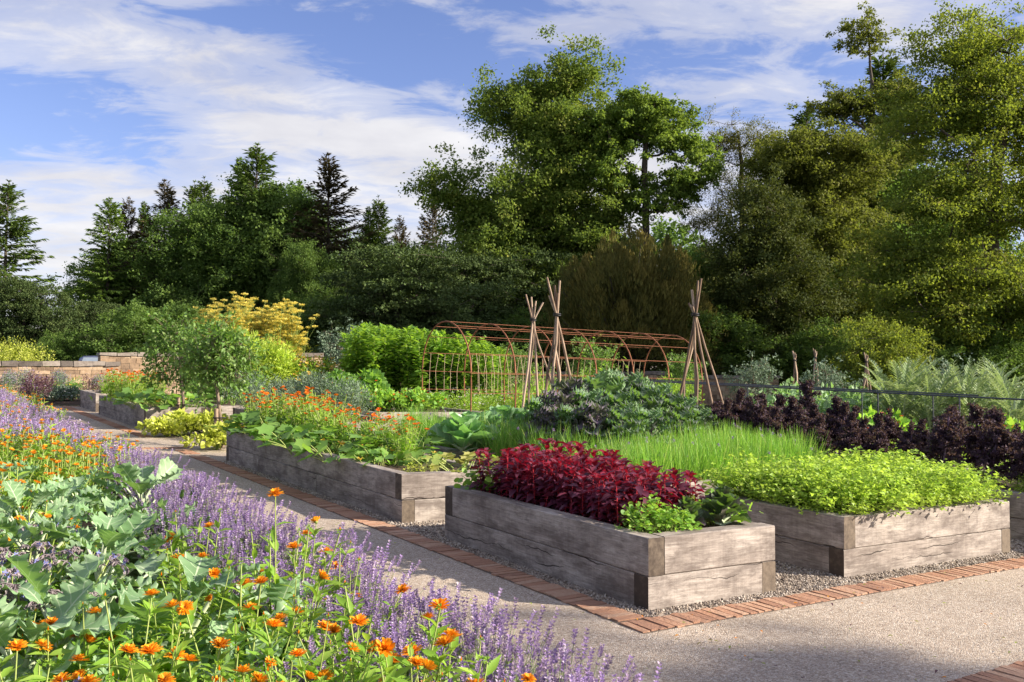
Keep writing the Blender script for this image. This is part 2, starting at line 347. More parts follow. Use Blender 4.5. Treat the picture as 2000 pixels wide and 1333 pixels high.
def gravelmat(name, cell, stops, bump=.004, big=None):
    m, nt, N, L = newmat(name)
    tc = nd(nt, 'ShaderNodeTexCoord')
    v = nd(nt, 'ShaderNodeTexVoronoi', inp={'Scale': cell}); L.new(tc.outputs['Object'], v.inputs['Vector'])
    sp = nd(nt, 'ShaderNodeSeparateXYZ'); L.new(v.outputs['Color'], sp.inputs[0])
    rp = ramp(nt, stops); L.new(sp.outputs[0], rp.inputs[0])
    n = nd(nt, 'ShaderNodeTexNoise', inp={'Scale': 1.1, 'Detail': 5., 'Roughness': .6}); L.new(tc.outputs['Object'], n.inputs['Vector'])
    n2 = nd(nt, 'ShaderNodeTexNoise', inp={'Scale': 28., 'Detail': 4., 'Roughness': .7}); L.new(tc.outputs['Object'], n2.inputs['Vector'])
    f = mth(nt, 'ADD', mth(nt, 'MULTIPLY_ADD', n.outputs['Fac'], .5, .55), mth(nt, 'MULTIPLY', mth(nt, 'SUBTRACT', n2.outputs['Fac'], .5), .7))
    hs = nd(nt, 'ShaderNodeHueSaturation'); L.new(rp.outputs[0], hs.inputs['Color']); L.new(f, hs.inputs['Value'])
    p = nd(nt, 'ShaderNodeBsdfPrincipled', inp={'Roughness': .9, 'Specular IOR Level': .25}); L.new(hs.outputs[0], p.inputs['Base Color'])
    h = mth(nt, 'ADD', mth(nt, 'MULTIPLY', v.outputs['Distance'], -1.), mth(nt, 'MULTIPLY', n2.outputs['Fac'], 1.2))
    b = nd(nt, 'ShaderNodeBump', inp={'Strength': 1., 'Distance': bump}); L.new(h, b.inputs['Height']); L.new(b.outputs[0], p.inputs['Normal'])
    o = nd(nt, 'ShaderNodeOutputMaterial'); L.new(p.outputs[0], o.inputs[0])
    return m
M['gravel'] = gravelmat('fine_gravel', 130., [(0, (.28, .22, .17)), (.3, (.43, .345, .27)), (.6, (.53, .44, .35)), (.85, (.60, .52, .43)), (1, (.72, .66, .58))], .005)
M['earth'] = gravelmat('earth_and_turf', 9., [(0, (.03, .045, .012)), (.5, (.05, .075, .02)), (1, (.09, .09, .035))], .03)

def stonemat(name, a, b, c, sc_=9.):
    m, nt, N, L = newmat(name)
    at_ = nd(nt, 'ShaderNodeAttribute', attribute_name='lf'); sp = nd(nt, 'ShaderNodeSeparateXYZ'); L.new(at_.outputs['Vector'], sp.inputs[0])
    tc = nd(nt, 'ShaderNodeTexCoord')
    n = nd(nt, 'ShaderNodeTexNoise', inp={'Scale': sc_, 'Detail': 8., 'Roughness': .7}); L.new(tc.outputs['Object'], n.inputs['Vector'])
    rp = ramp(nt, [(0, a), (.5, b), (1, c)]); L.new(mth(nt, 'ADD', mth(nt, 'MULTIPLY', sp.outputs[2], .75), mth(nt, 'MULTIPLY', mth(nt, 'SUBTRACT', n.outputs['Fac'], .38), 1.25)), rp.inputs[0])
    p = nd(nt, 'ShaderNodeBsdfPrincipled', inp={'Roughness': .9, 'Specular IOR Level': .2}); L.new(rp.outputs[0], p.inputs['Base Color'])
    bb = nd(nt, 'ShaderNodeBump', inp={'Strength': .9, 'Distance': .012}); L.new(n.outputs['Fac'], bb.inputs['Height']); L.new(bb.outputs[0], p.inputs['Normal'])
    o = nd(nt, 'ShaderNodeOutputMaterial'); L.new(p.outputs[0], o.inputs[0])
    return m
M['stone'] = stonemat('sandstone_block', (.12, .085, .06), (.30, .21, .135), (.46, .36, .25))
M['coping'] = stonemat('dark_coping_stone', (.075, .065, .06), (.17, .145, .125), (.32, .28, .24))
M['mortar'] = plain('lime_mortar', G(.24, .19, .14), G(.34, .28, .21), .95, 20, .005)
M['brick'] = stonemat('old_red_brick', (.27, .155, .11), (.38, .21, .135), (.46, .31, .22), 40.)
M['pebble'] = stonemat('pebble', (.11, .09, .08), (.27, .225, .185), (.55, .50, .44), 5.)

# ---------------------------------------------------------------- scene objects
def ob(name, mesh, parent=None, loc=(0, 0, 0), rz=0., s=1.):
    o = bpy.data.objects.new(name, mesh); COL.objects.link(o)
    o.location = loc; o.rotation_euler = (0, 0, rz); o.scale = (s, s, s) if not hasattr(s, '__len__') else s
    if parent is not None: o.parent = parent
    return o
def tag(o, label, cat, group=None, kind=None):
    o['label'] = label; o['category'] = cat
    if group: o['group'] = group
    if kind: o['kind'] = kind
    return o
def thing(name, label, cat, loc=(0, 0, 0), rz=0., group=None, s=1.):
    return tag(ob(name, None, None, loc, rz, s), label, cat, group)
def place(var, name, label, cat, x, y, z=None, rz=None, s=1., group=None):
    """var: list of (part name, mesh[, child offset]); one Empty per plant with its own parts"""
    if z is None: z = float(gz(x))
    t = thing(name, label, cat, (x, y, z), random.random() * 6.28 if rz is None else rz, group, s)
    for p in var:
        c = ob(p[0], p[1], t, p[2] if len(p) > 2 else (0, 0, 0))
        if len(p) > 3: c.rotation_euler = p[3]
        if len(p) > 4: c.scale = (p[4],) * 3
    return t
def struct(name, mesh):
    o = ob(name, mesh); o['kind'] = 'structure'; return o

# ---- ground
def sheet(name, poly, zoff, mat, nsub=1):
    """quad in u,v coordinates, following the fall of the ground"""
    mb = MB(); (u0, v0, u1, v1) = poly; nu = nv = nsub
    U = np.linspace(u0, u1, nu + 1); V_ = np.linspace(v0, v1, nv + 1)
    P = []
    for v in V_:
        for u in U:
            x, y = uv(u, v); P.append((x, y, float(gz(x)) + zoff))
    i = np.arange(nv)[:, None]; j = np.arange(nu)[None]; n = nu + 1
    mb.add(P, np.stack([i * n + j, i * n + j + 1, (i + 1) * n + j + 1, (i + 1) * n + j], -1).reshape(-1, 4))
    return struct(name, mb.mesh(name, mat))
gb = MB(); P = []
xs = [-400, -26, 0, 26, 400]
for y in (-60, 600):
    for x in xs: P.append((x, y, float(gz(x)) - .012))
gb.add(P, [[i, i + 1, i + 6, i + 5] for i in range(4)]); struct('ground', gb.mesh('ground', M['earth']))
sheet('gravel_path', (-1.5, -6, 13.5, 21.6), 0.0, M['gravel'])
# planting soil of the long border, slightly mounded
def soil_strip(name, u0, u1, v0, v1, h):
    mb = MB(); nu, nv = 14, 60; P = []
    for v in np.linspace(v0, v1, nv + 1):
        for u in np.linspace(u0, u1, nu + 1):
            x, y = uv(u, v); e = min(1, (u1 - u) / .25, (v - v0) / .25 + .0)
            P.append((x, y, float(gz(x)) - .02 + (h + .02 + rng.normal(0, .012)) * max(0, e)))
    i = np.arange(nv)[:, None]; j = np.arange(nu)[None]; n = nu + 1
    mb.add(P, np.stack([i * n + j, i * n + j + 1, (i + 1) * n + j + 1, (i + 1) * n + j], -1).reshape(-1, 4))
    struct(name, mb.mesh(name, M['soil']))
soil_strip('border_soil', -9., -1.45, -5.5, 22.6, .06)
soil_strip('far_border_soil', -9., 13., 22.6, 27.5, .05)

def bricks(name, segs):
    mb = MB()
    for (u0, v0, du, dv, L_) in segs:      # start, unit direction in uv, length; bricks laid across
        s = 0.
        while s < L_:
            w = .050 + random.random() * .012
            c = np.array([u0 + du * (s + w / 2), v0 + dv * (s + w / 2)])
            wd = .19 + random.random() * .02; off = rng.normal(0, .004)
            hu, hv = (w / 2 if du else wd / 2), (w / 2 if dv else wd / 2)
            zt = .009 + rng.normal(0, .0015)
            a_ = rng.normal(0, .02)
            def X(V, c=c, a_=a_, off=off, du=du):
                q = V.copy(); ca, sa = math.cos(a_), math.sin(a_)
                uu = q[:, 0] * ca - q[:, 1] * sa + c[0] + (0 if du else off); vv = q[:, 0] * sa + q[:, 1] * ca + c[1] + (off if du else 0)
                xy = A0 + uu[:, None] * DR + vv[:, None] * DL
                return np.column_stack([xy, q[:, 2] + gz(xy[:, 0])])
            mb.box((-hu, -hv, -.06), (hu, hv, zt), 0, random.random(), .0022, X)
            s += w + .006 + random.random() * .008
    return struct(name, mb.mesh(name, M['brick'], False))
bricks('brick_edging', [(-.335, -.225, 1, 0, 9.5), (-.225, -.10, 0, 1, 9.2), (-.225, 12.3, 0, 1, 9.2), (-.2, 9.4, 0, 1, .6)])
bricks('path_edging', [(-.9, -1.70, 1, 0, 10.0)])
bricks('cross_path_edging', [(-1.3, 10.35, 1, 0, 1.3), (-1.3, 21.7, 1, 0, 6.)])
M['joint'] = plain('sandy_joint', G(.06, .042, .032), G(.16, .12, .09), .95, 60, .002)
sheet('joint_bed', (-.335, -.335, 9.2, -.118), .0022, M['joint'])
sheet('joint_bed', (-.333, -.117, -.120, 9.1), .0032, M['joint'])
sheet('joint_bed', (-.9, -1.80, 9.1, -1.60), .0022, M['joint'])

# loose gravel between brick and timber
def pebbles(name, rects):
    ph = (1 + 5 ** .5) / 2
    ico = np.array([[-1, ph, 0], [1, ph, 0], [-1, -ph, 0], [1, -ph, 0], [0, -1, ph], [0, 1, ph], [0, -1, -ph], [0, 1, -ph], [ph, 0, -1], [ph, 0, 1], [-ph, 0, -1], [-ph, 0, 1]]) / 1.9
    fc = np.array([[0, 11, 5], [0, 5, 1], [0, 1, 7], [0, 7, 10], [0, 10, 11], [1, 5, 9], [5, 11, 4], [11, 10, 2], [10, 7, 6], [7, 1, 8], [3, 9, 4], [3, 4, 2], [3, 2, 6], [3, 6, 8], [3, 8, 9], [4, 9, 5], [2, 4, 11], [6, 2, 10], [8, 6, 7], [9, 8, 1]])
    mb = MB()
    for (u0, v0, u1, v1, dens, sz) in rects:
        k = int(abs((u1 - u0) * (v1 - v0)) * dens)
        u = rng.uniform(u0, u1, k); v = rng.uniform(v0, v1, k)
        xy = A0 + u[:, None] * DR + v[:, None] * DL
        s_ = rng.uniform(.5, 1.2, k) * sz
        Mx = basis(rdir(k), rdir(k), s_) * np.stack([np.ones(k), rng.uniform(.7, 1.3, k), rng.uniform(.5, .8, k)], -1)[:, None, :]
        mb.stamp((ico, fc, np.zeros((12, 2))), Mx, np.column_stack([xy, gz(xy[:, 0]) + .002 + rng.random(k) * .006]))
    o = ob(name, mb.mesh(name, M['pebble'])); o['kind'] = 'stuff'; return o
pebbles('gravel', [(-.12, -.12, .0, 8.4, 4200, .0085), (.0, -.11, 1.87, .0, 4200, .0085), (1.1, 0, 1.87, 1.6, 3600, .0085), (0, 2.45, 1.1, 3.2, 3200, .0095), (4.04, .0, 4.68, 1.4, 3200, .0095), (1.87, -.11, 4.7, .046, 4200, .0085)])

def litter(name, mat, k, seed):
    r = np.random.default_rng(seed); mb = MB()
    u = np.where(r.random(k) < .5, r.uniform(-1.4, -.1, k), r.uniform(-.4, 5.5, k)); v = np.where(u < -.3, r.uniform(-1.4, 8., k), r.uniform(-1.6, -.1, k))
    xy = A0 + u[:, None] * DR + v[:, None] * DL
    a = r.random(k) * 6.28; d = np.stack([np.cos(a), np.sin(a), r.normal(0, .25, k)], -1)
    mb.stamp(T_leaf(.55, .15, .1), basis(d, None, r.uniform(.010, .028, k)), np.column_stack([xy, gz(xy[:, 0]) + .012]), r.random(k))
    o = ob(name, mb.mesh(name, M[mat])); o['kind'] = 'stuff'
litter('fallen_leaves', 'withered', 170, 3); litter('fallen_petals', 'orange', 40, 4); litter('dead_leaves', 'dkpurple', 90, 6)

# ---- raised beds
T_ = .125
def timber(mb, p0, d, L_, z0, z1, root, rnd):
    """one squared oak timber: starts at uv p0, runs along uv direction d, thickness T_ to the inner side"""
    n = max(2, int(L_ / .35)); b = .006
    sec = [(b, z0), (T_ - b, z0), (T_, z0 + b), (T_, z1 - b), (T_ - b, z1), (b, z1), (0, z1 - b), (0, z0 + b)]
    du, dv, nu, nv = d
    rings = []; lf = []
    wob = rng.normal(0, .0018, (n + 1, 2))
    for k in range(n + 1):
        s = L_ * k / n
        for (c, z) in sec:
            u = p0[0] + du * s + nu * (c + wob[k, 0]); v = p0[1] + dv * s + nv * (c + wob[k, 0])
            x, y = uv(u, v)
            rings.append((x - root[0], y - root[1], z + wob[k, 1] * (1 if z > .3 else 0) + float(gz(x)) - root[2]))
            lf.append((s, z + c * .9, rnd))
    m = len(sec); i = np.arange(n)[:, None]; j = np.arange(m)[None]; j2 = (j + 1) % m
    F_ = np.stack([i * m + j, i * m + j2, (i + 1) * m + j2, (i + 1) * m + j], -1).reshape(-1, 4)
    mb.add(rings, F_, lf)
    for e in (0, n):
        ring = rings[e * m:(e + 1) * m]; cpt = np.mean(ring, axis=0)
        mb.add(list(ring) + [cpt], [[k, (k + 1) % m, m] for k in range(m)], [(0, 0, rnd)] * (m + 1), 1)
def bed(label, u0, v0, W, L_, flip=False, split=(), soil=.37):
    x, y = uv(u0, v0); root = (x, y, float(gz(x)))
    t = thing('raised_bed', label, 'raised bed', root)
    g = .004
    for lev, (z0, z1) in enumerate(((-.05, .1985), (.2015, .426))):
        pin = (lev == 1) ^ flip           # which pinwheel this course follows
        if pin: seg = [((0, 0), (0, 1, 1, 0), L_ - T_), ((T_ + g, 0), (1, 0, 0, 1), W - T_ - g), ((W, T_ + g), (0, 1, -1, 0), L_ - T_ - g), ((0, L_), (1, 0, 0, -1), W - T_ - g)]
        else: seg = [((0, T_ + g), (0, 1, 1, 0), L_ - T_ - g), ((0, 0), (1, 0, 0, 1), W - T_ - g), ((W, 0), (0, 1, -1, 0), L_ - T_ - g), ((T_ + g, L_), (1, 0, 0, -1), W - T_ - g)]
        for (p, d, ln) in seg:
            cuts = [0] + [c + .45 * lev for c in split if d[1] and c + .45 * lev < ln - .5] + [ln]
            for c0, c1 in zip(cuts[:-1], cuts[1:]):
                mb = MB(); gg = .003 if c0 else 0
                timber(mb, (u0 + p[0] + d[0] * (c0 + gg), v0 + p[1] + d[1] * (c0 + gg)), d, c1 - c0 - gg, z0, z1, root, random.random())
                ob('timber', mb.mesh('timber', [M['wood'], M['endg']], False), t)
    mb = MB(); nu_, nv_ = max(4, int(W / .07)), max(4, int(L_ / .07)); P = []
    for v in np.linspace(v0 + T_ * .6, v0 + L_ - T_ * .6, nv_ + 1):
        for u in np.linspace(u0 + T_ * .6, u0 + W - T_ * .6, nu_ + 1):
            xx, yy = uv(u, v); P.append((xx - root[0], yy - root[1], soil + float(gz(xx)) - root[2] + rng.normal(0, .012)))
    i = np.arange(nv_)[:, None]; j = np.arange(nu_)[None]; n = nu_ + 1
    mb.add(P, np.stack([i * n + j, i * n + j + 1, (i + 1) * n + j + 1, (i + 1) * n + j], -1).reshape(-1, 4))
    ob('soil', mb.mesh('soil', M['soil']), t)
    return t
bed('weathered oak bed nearest the path corner, filled with crimson plants', 0, 0, 1.10, 2.44)
bed('weathered oak bed filled with bright lime green parsley', 1.867, .046, 2.17, 1.35)
bed('long grey oak bed overflowing with squash leaves and orange marigolds', 0, 3.21, 1.10, 5.26, True, (2.0, 3.9))
bed('grey oak bed behind the staked young trees with marigolds and squash', .05, 13.65, 1.12, 4.82, True, (2.4,))
bed('small farthest grey oak bed beside the end of the path', .12, 19.3, 1.1, 2.27, True)
bed('wide grey oak bed of chives, cabbages and kale', 1.6, 1.92, 2.75, 6.5, False, (2.5, 4.4))
bed('dark shaded oak bed at the right edge holding tall purple kale', 4.67, -.9, 1.75, 7.6, True, (2.6, 5.0))
bed('oak bed of silvery grey shrubs behind the long marigold bed', 1.65, 9.6, 1.7, 4.1, False, (2.2,))
bed('oak bed of red nasturtiums behind the squash leaves', 3.9, 12.16, 2.6, 3.0)
bed('oak bed with pale end timber behind the second young tree', 1.56, 14.3, 1.8, 4.2, True)
bed('low oak bed under the smallest pole wigwam', 4.67, 7.3, 1.8, 3.9)

# ---- plant prototypes
def arc(p0, d, L_, droop, n=5):
    """points of a stem that starts along d and bends down"""
    d = np.array(d, float); d /= np.linalg.norm(d); pts = [np.array(p0, float)]
    for k in range(n):
        pts.append(pts[-1] + d * L_ / n); d = d + np.array([0, 0, -droop / n]); d /= np.linalg.norm(d)
    return np.array(pts)

def lavender(seed, near):
    global rng
    rng = np.random.default_rng(seed)
    fo, fl = MB(), MB()
    k = 520 if near else 200
    d = rdir(k, .15, 1.); P = d * rng.uniform(0, .17, (k, 1)) * [1, 1, .9]; P[:, 2] += .02
    fo.stamp(KITEN, basis(d + rng.normal(0, .2, (k, 3)), None, rng.uniform(.09, .20, k), rng.random(k) * 6), P)
    ns = 84 if near else 50
    for i in range(ns):
        a = rng.random() * 6.28; tilt = abs(rng.normal(0, .42)) + .04
        dd = np.array([math.cos(a) * math.sin(tilt), math.sin(a) * math.sin(tilt), math.cos(tilt)])
        L_ = rng.uniform(.30, .47)
        pts = arc(np.array([dd[0], dd[1], 0]) * .08, dd, L_, -.25 * rng.random() + rng.normal(0, .15), 3)
        fo.tube(pts, .0013 if near else .0022, 3, .6 + .4 * rng.random())
        tip, dr = pts[-1], pts[-1] - pts[-2]; dr /= np.linalg.norm(dr)
        sl = rng.uniform(.035, .075)
        nw, nf = (7, 7) if near else (4, 4)
        nf_ = nw * nf
        hh = np.repeat(np.linspace(-sl * .25, sl * .85, nw), nf) + rng.normal(0, .0015, nf_)
        if near: hh[:nf] -= .018
        az = np.tile(np.arange(nf) * 6.28 / nf, nw) + rng.random(nf_)
        M1 = basis([dr])[0]; rad = (.0045 if near else .007)
        off = M1[:, 0][None] * np.cos(az)[:, None] * rad + M1[:, 2][None] * np.sin(az)[:, None] * rad
        sc_ = rng.uniform(.008, .014, nf_) * (1. if near else 1.7)
        tone = np.clip(rng.normal(.5 + .25 * rng.normal(), .22, nf_), 0, 1)
        fl.stamp(T_kite(.62, .2, 0), basis(off / rad * .9 + dr * .8, dr, sc_, rng.random(nf_)), tip + dr * hh[:, None] + off * .4, tone)
    return [('foliage', fo.mesh('lavender_foliage', M['lav_leaf'])), ('blossoms', fl.mesh('lavender_spikes', M['lav_flower']))]

def flower_mesh(seed, mat, near, R_=.034, cup=.25, layers=3, npet=20):
    global rng
    rng = np.random.default_rng(seed); mb = MB()
    if near:
        for l in range(layers):
            k = npet - l * 3; az = np.arange(k) * 6.283 / k + rng.normal(0, .08, k); el = cup + .32 * l + rng.normal(0, .09, k)
            d = np.stack([np.cos(az) * np.cos(el), np.sin(az) * np.cos(el), np.sin(el)], -1)
            V = np.array([[-.07, 0, 0], [.07, 0, 0], [.13, .6, .04], [.09, .97, .0], [0, 1., -.02], [-.09, .97, 0.], [-.13, .6, .04], [0, .6, -.01]])
            F_ = np.array([[0, 1, 7], [1, 2, 7], [2, 3, 7], [3, 4, 7], [4, 5, 7], [5, 6, 7], [6, 0, 7]])
            mb.stamp((V, F_, V[:, :2] + .5), basis(d, None, R_ * (1 - .17 * l) * rng.uniform(.85, 1.08, k)), np.zeros((k, 3)) + [0, 0, .002 * l])
        k = 50; d = rdir(k, .35, 1)
        mb.stamp(T_kite(.5), basis(d, None, .008), d * [R_ * .22, R_ * .22, R_ * .12], None, 1)
        an = np.arange(8) * .785
        cupv = np.vstack([[0, 0, -.011], np.stack([np.cos(an) * R_ * .3, np.sin(an) * R_ * .3, np.full(8, .001)], -1)])
        mb.add(cupv, [[0, 1 + (i + 1) % 8, 1 + i] for i in range(8)], None, 2)
    else:
        for l in range(2):
            k = 9; az = np.arange(k) * 6.283 / k + l * .3; el = np.full(k, cup + .4 * l)
            d = np.stack([np.cos(az) * np.cos(el), np.sin(az) * np.cos(el), np.sin(el)], -1)
            mb.stamp(T_kite(.55, .03, .03, .7), basis(d, None, R_ * (1 - .2 * l) * rng.uniform(.85, 1.1, k)), np.zeros((k, 3)))
        k = 8; d = rdir(k, .3, 1); mb.stamp(T_kite(.6), basis(d, None, .010), d * R_ * .2, None, 1)
    return mb.mesh('flower', [mat, M['disc'], M['stem']])
FL = {}
for near in (0, 1):
    FL['o', near] = [flower_mesh(11 + i, M['orange'], near, .031, c) for i, c in enumerate((.12, .35, .65))]
    FL['c', near] = [flower_mesh(21, M['cream'], near, .034, .3)]
    FL['d', near] = [flower_mesh(31 + i, M['deeporange'], near, .036, c, 3, 16) for i, c in enumerate((.1, .4))]

def marigold(seed, near, nfl=9, h=.5, col='o', spread=.17, leafs=1.):
    """calendula: branching stems, lance-shaped leaves, daisy flowers as parts"""
    global rng
    rng = np.random.default_rng(seed)
    fo = MB(); parts = []
    ns = nfl + 5
    for i in range(ns):
        a = i * 2.4 + rng.normal(0, .3); tilt = rng.uniform(.05, .55)
        dd = np.array([math.cos(a) * math.sin(tilt), math.sin(a) * math.sin(tilt), math.cos(tilt)])
        L_ = h * rng.uniform(.72, 1.08)
        pts = arc(np.array([math.cos(a), math.sin(a), 0]) * rng.uniform(0, spread * .4), dd, L_, rng.normal(-.25, .25), 5)
        fo.tube(pts, np.linspace(.0045, .0022, 6) if near else .004, 4, .8, 1)
        nl = int((19 if near else 9) * leafs); tt = rng.uniform(.12, .93, nl) ** .9
        idx = np.clip((tt * 5).astype(int), 0, 4); fr = (tt * 5 - idx)[:, None]
        P = pts[idx] * (1 - fr) + pts[idx + 1] * fr
        az = np.arange(nl) * 2.4 + rng.random() * 6; el = rng.uniform(.1, 1.0, nl)
        d = np.stack([np.cos(az) * np.cos(el), np.sin(az) * np.cos(el), np.sin(el)], -1)
        fo.stamp(T_leaf(.30, .05, .14), basis(d, None, (.12 - .055 * tt) * rng.uniform(.8, 1.25, nl) * (1 if near else 1.15), rng.normal(0, .4, nl)), P)
        if i < nfl:
            dr = pts[-1] - pts[-2]
            rx = rng.normal(0, .28); ry = rng.normal(0, .28)
            fm = FL[('c' if (col == 'o' and rng.random() < .04) else col), near]
            parts.append(('flower', fm[rng.integers(len(fm))], tuple(pts[-1]), (rx, ry, rng.random() * 6), float(rng.uniform(.8, 1.2))))
        else:
            d = rdir(12, -.3, 1); fo.stamp(T_kite(.6, .2), basis(d, None, .012), pts[-1] + d * .006, None, 0)
            if i % 2: fo.stamp(T_kite(.4, .1), basis([[0, 0, 1]] * 5, None, .014, np.arange(5) * 1.2), pts[-1] + np.array([[0, 0, .006]] * 5), None, 2)
    # ground leaves
    k = 46; az = rng.random(k) * 6.28; el = rng.uniform(.1, 1.1, k)
    d = np.stack([np.cos(az) * np.cos(el), np.sin(az) * np.cos(el), np.sin(el)], -1)
    fo.stamp(T_leaf(.30, .05, .2), basis(d, None, rng.uniform(.12, .19, k)), d * [.04, .04, 0] + np.column_stack([rng.normal(0, spread * .5, (k, 2)), np.zeros(k)]))
    return [('foliage', fo.mesh('marigold_foliage', [M['lime'], M['stem'], M['orange' if col == 'o' else 'deeporange']]))] + parts

def petiole_leaves(mb, items, temps, mat=0, smat=1, pr=.006):
    """items: (base point, azimuth, start elevation, petiole length, leaf size, end elevation, rnd)"""
    for (p, az, el, pl, ls, el2, r) in items:
        d0 = np.array([math.cos(az) * math.cos(el), math.sin(az) * math.cos(el), math.sin(el)])
        pts = arc(p, d0, pl, .35, 4); mb.tube(pts, np.linspace(pr, pr * .7, 5), 5, .8, smat)
        d1 = np.array([math.cos(az) * math.cos(el2), math.sin(az) * math.cos(el2), math.sin(el2)])
        mb.stamp(temps[rng.integers(len(temps))], basis([d1], None, [ls], np.array([rng.normal(0, .3)])), pts[-1][None] - d1[None] * ls * .02, [r], mat)

def kale_plant(seed, big=1.):
    global rng
    rng = np.random.default_rng(seed)
    def half(t): return (.02 + .38 * min(1, t / .55) ** 1.1 * (1 if t < .6 else math.sqrt(max(.02, 1 - ((t - .6) / .41) ** 2)))) * (1 + .06 * math.sin(43 * t + 1))
    tm = [T_grid(half, 34, 12, .30, .060, 34, b, s, 3.) for s, b in ((1, .7), (2, 1.0), (3, .35), (4, 1.2))]
    mb = MB(); st = arc((0, 0, 0), (rng.normal(0, .1), rng.normal(0, .1), 1), .30 * big, 0, 4)
    mb.tube(st, [.022, .02, .018, .016, .012], 7, .6, 1)
    it = []
    for i in range(18):
        f = i / 18; p = st[0] * (1 - (.35 + .6 * f)) + st[-1] * (.35 + .6 * f)
        it.append((p, i * 2.4 + rng.normal(0, .25), .35 + .95 * f + rng.normal(0, .1), big * (.25 - .13 * f), big * rng.uniform(.24, .33) * (1 - .4 * f), -.05 + 1.1 * f + rng.normal(0, .15), rng.random()))
    petiole_leaves(mb, it, tm, pr=.009)
    return [('foliage', mb.mesh('kale_foliage', [M['kale'], M['palestem']]))]
M['palestem'] = plain('pale_leaf_stalk', G(.30, .40, .22), G(.45, .52, .34), .5, 10)
M['redstem'] = M['amar_stem']

def cabbage(seed, big=1., mat='cabbage'):
    global rng
    rng = np.random.default_rng(seed)
    def half(t): return .06 + .46 * math.sin(PI * min(.98, t * .93 + .03)) ** .6
    tm = [T_grid(half, 12, 10, .55, .05, 11, b, s) for s, b in ((5, .5), (6, .9), (7, 1.1))]
    mb = MB(); it = []
    for i in range(26):
        f = i / 26
        it.append(((0, 0, .05 + .16 * f), i * 2.4, .45 + 1. * f, big * .13 * (1 - .6 * f), big * .26 * (1 - .35 * f) * rng.uniform(.8, 1.15), .55 + .9 * f + rng.normal(0, .12), rng.random()))
    petiole_leaves(mb, it, tm, pr=.010)
    return [('foliage', mb.mesh('cabbage_foliage', [M[mat], M['palestem']]))]

def curly_kale(seed, big=1., mat='curly'):
    global rng
    rng = np.random.default_rng(seed)
    def half(t): return (.04 + .36 * math.sin(PI * min(.97, t * .9 + .05)) ** .8) * (1 + .22 * math.sin(24 * t))
    tm = [T_grid(half, 22, 12, .25, .17, 38, b, s, 1.6) for s, b in ((8, .6), (9, 1.), (10, 1.3))]
    mb = MB(); st = arc((0, 0, 0), (0, 0, 1), .45 * big, 0, 3); mb.tube(st, [.02, .018, .016, .012], 6, .5, 1)
    it = []
    for i in range(34):
        f = i / 34; p = st[-1] * (.25 + .75 * f)
        it.append((p, i * 2.4, .3 + 1. * f + rng.normal(0, .12), big * .16 * (1 - .5 * f), big * rng.uniform(.18, .27) * (1 - .4 * f), .1 + 1.1 * f + rng.normal(0, .2), rng.random()))
    petiole_leaves(mb, it, tm, pr=.007)
    return [('foliage', mb.mesh('curly_kale_foliage', [M[mat], M['redbor_stem']]))]

def redbor(seed, H=.9):
    global rng
    rng = np.random.default_rng(seed)
    st, fo = MB(), MB()
    p = arc((0, 0, 0), (rng.normal(0, .07), rng.normal(0, .07), 1), H * .85, rng.normal(0, .1), 6); st.tube(p, np.linspace(.016, .010, 7), 6)
    for i in range(46):
        f = rng.uniform(.30, 1.) ; k0 = p[min(5, int(f * 6))] * (1 - (f * 6) % 1) + p[min(6, int(f * 6) + 1)] * ((f * 6) % 1) if f < .99 else p[-1]
        az = i * 2.4; el = rng.uniform(.0, .7) + (.9 if f > .92 else 0); L_ = rng.uniform(.13, .27) * (1.15 - .45 * f)
        d0 = np.array([math.cos(az) * math.cos(el), math.sin(az) * math.cos(el), math.sin(el)])
        q = arc(k0, d0, L_, .5, 4); st.tube(q, .0035, 4)
        for c in q[1:]:
            k = 24; d = rdir(k)
            fo.stamp(T_kite(.95, .35, .2), basis(d, rdir(k), rng.uniform(.018, .036, k)), c + rdir(k) * rng.uniform(.008, .048, (k, 1)) * [1, 1, .8], np.clip(rng.normal(.25 + .5 * (rng.random() ** 2), .15, k), 0, 1))
    return [('stem', st.mesh('purple_kale_stem', M['redbor_stem'])), ('foliage', fo.mesh('purple_kale_foliage', M['redbor']))]

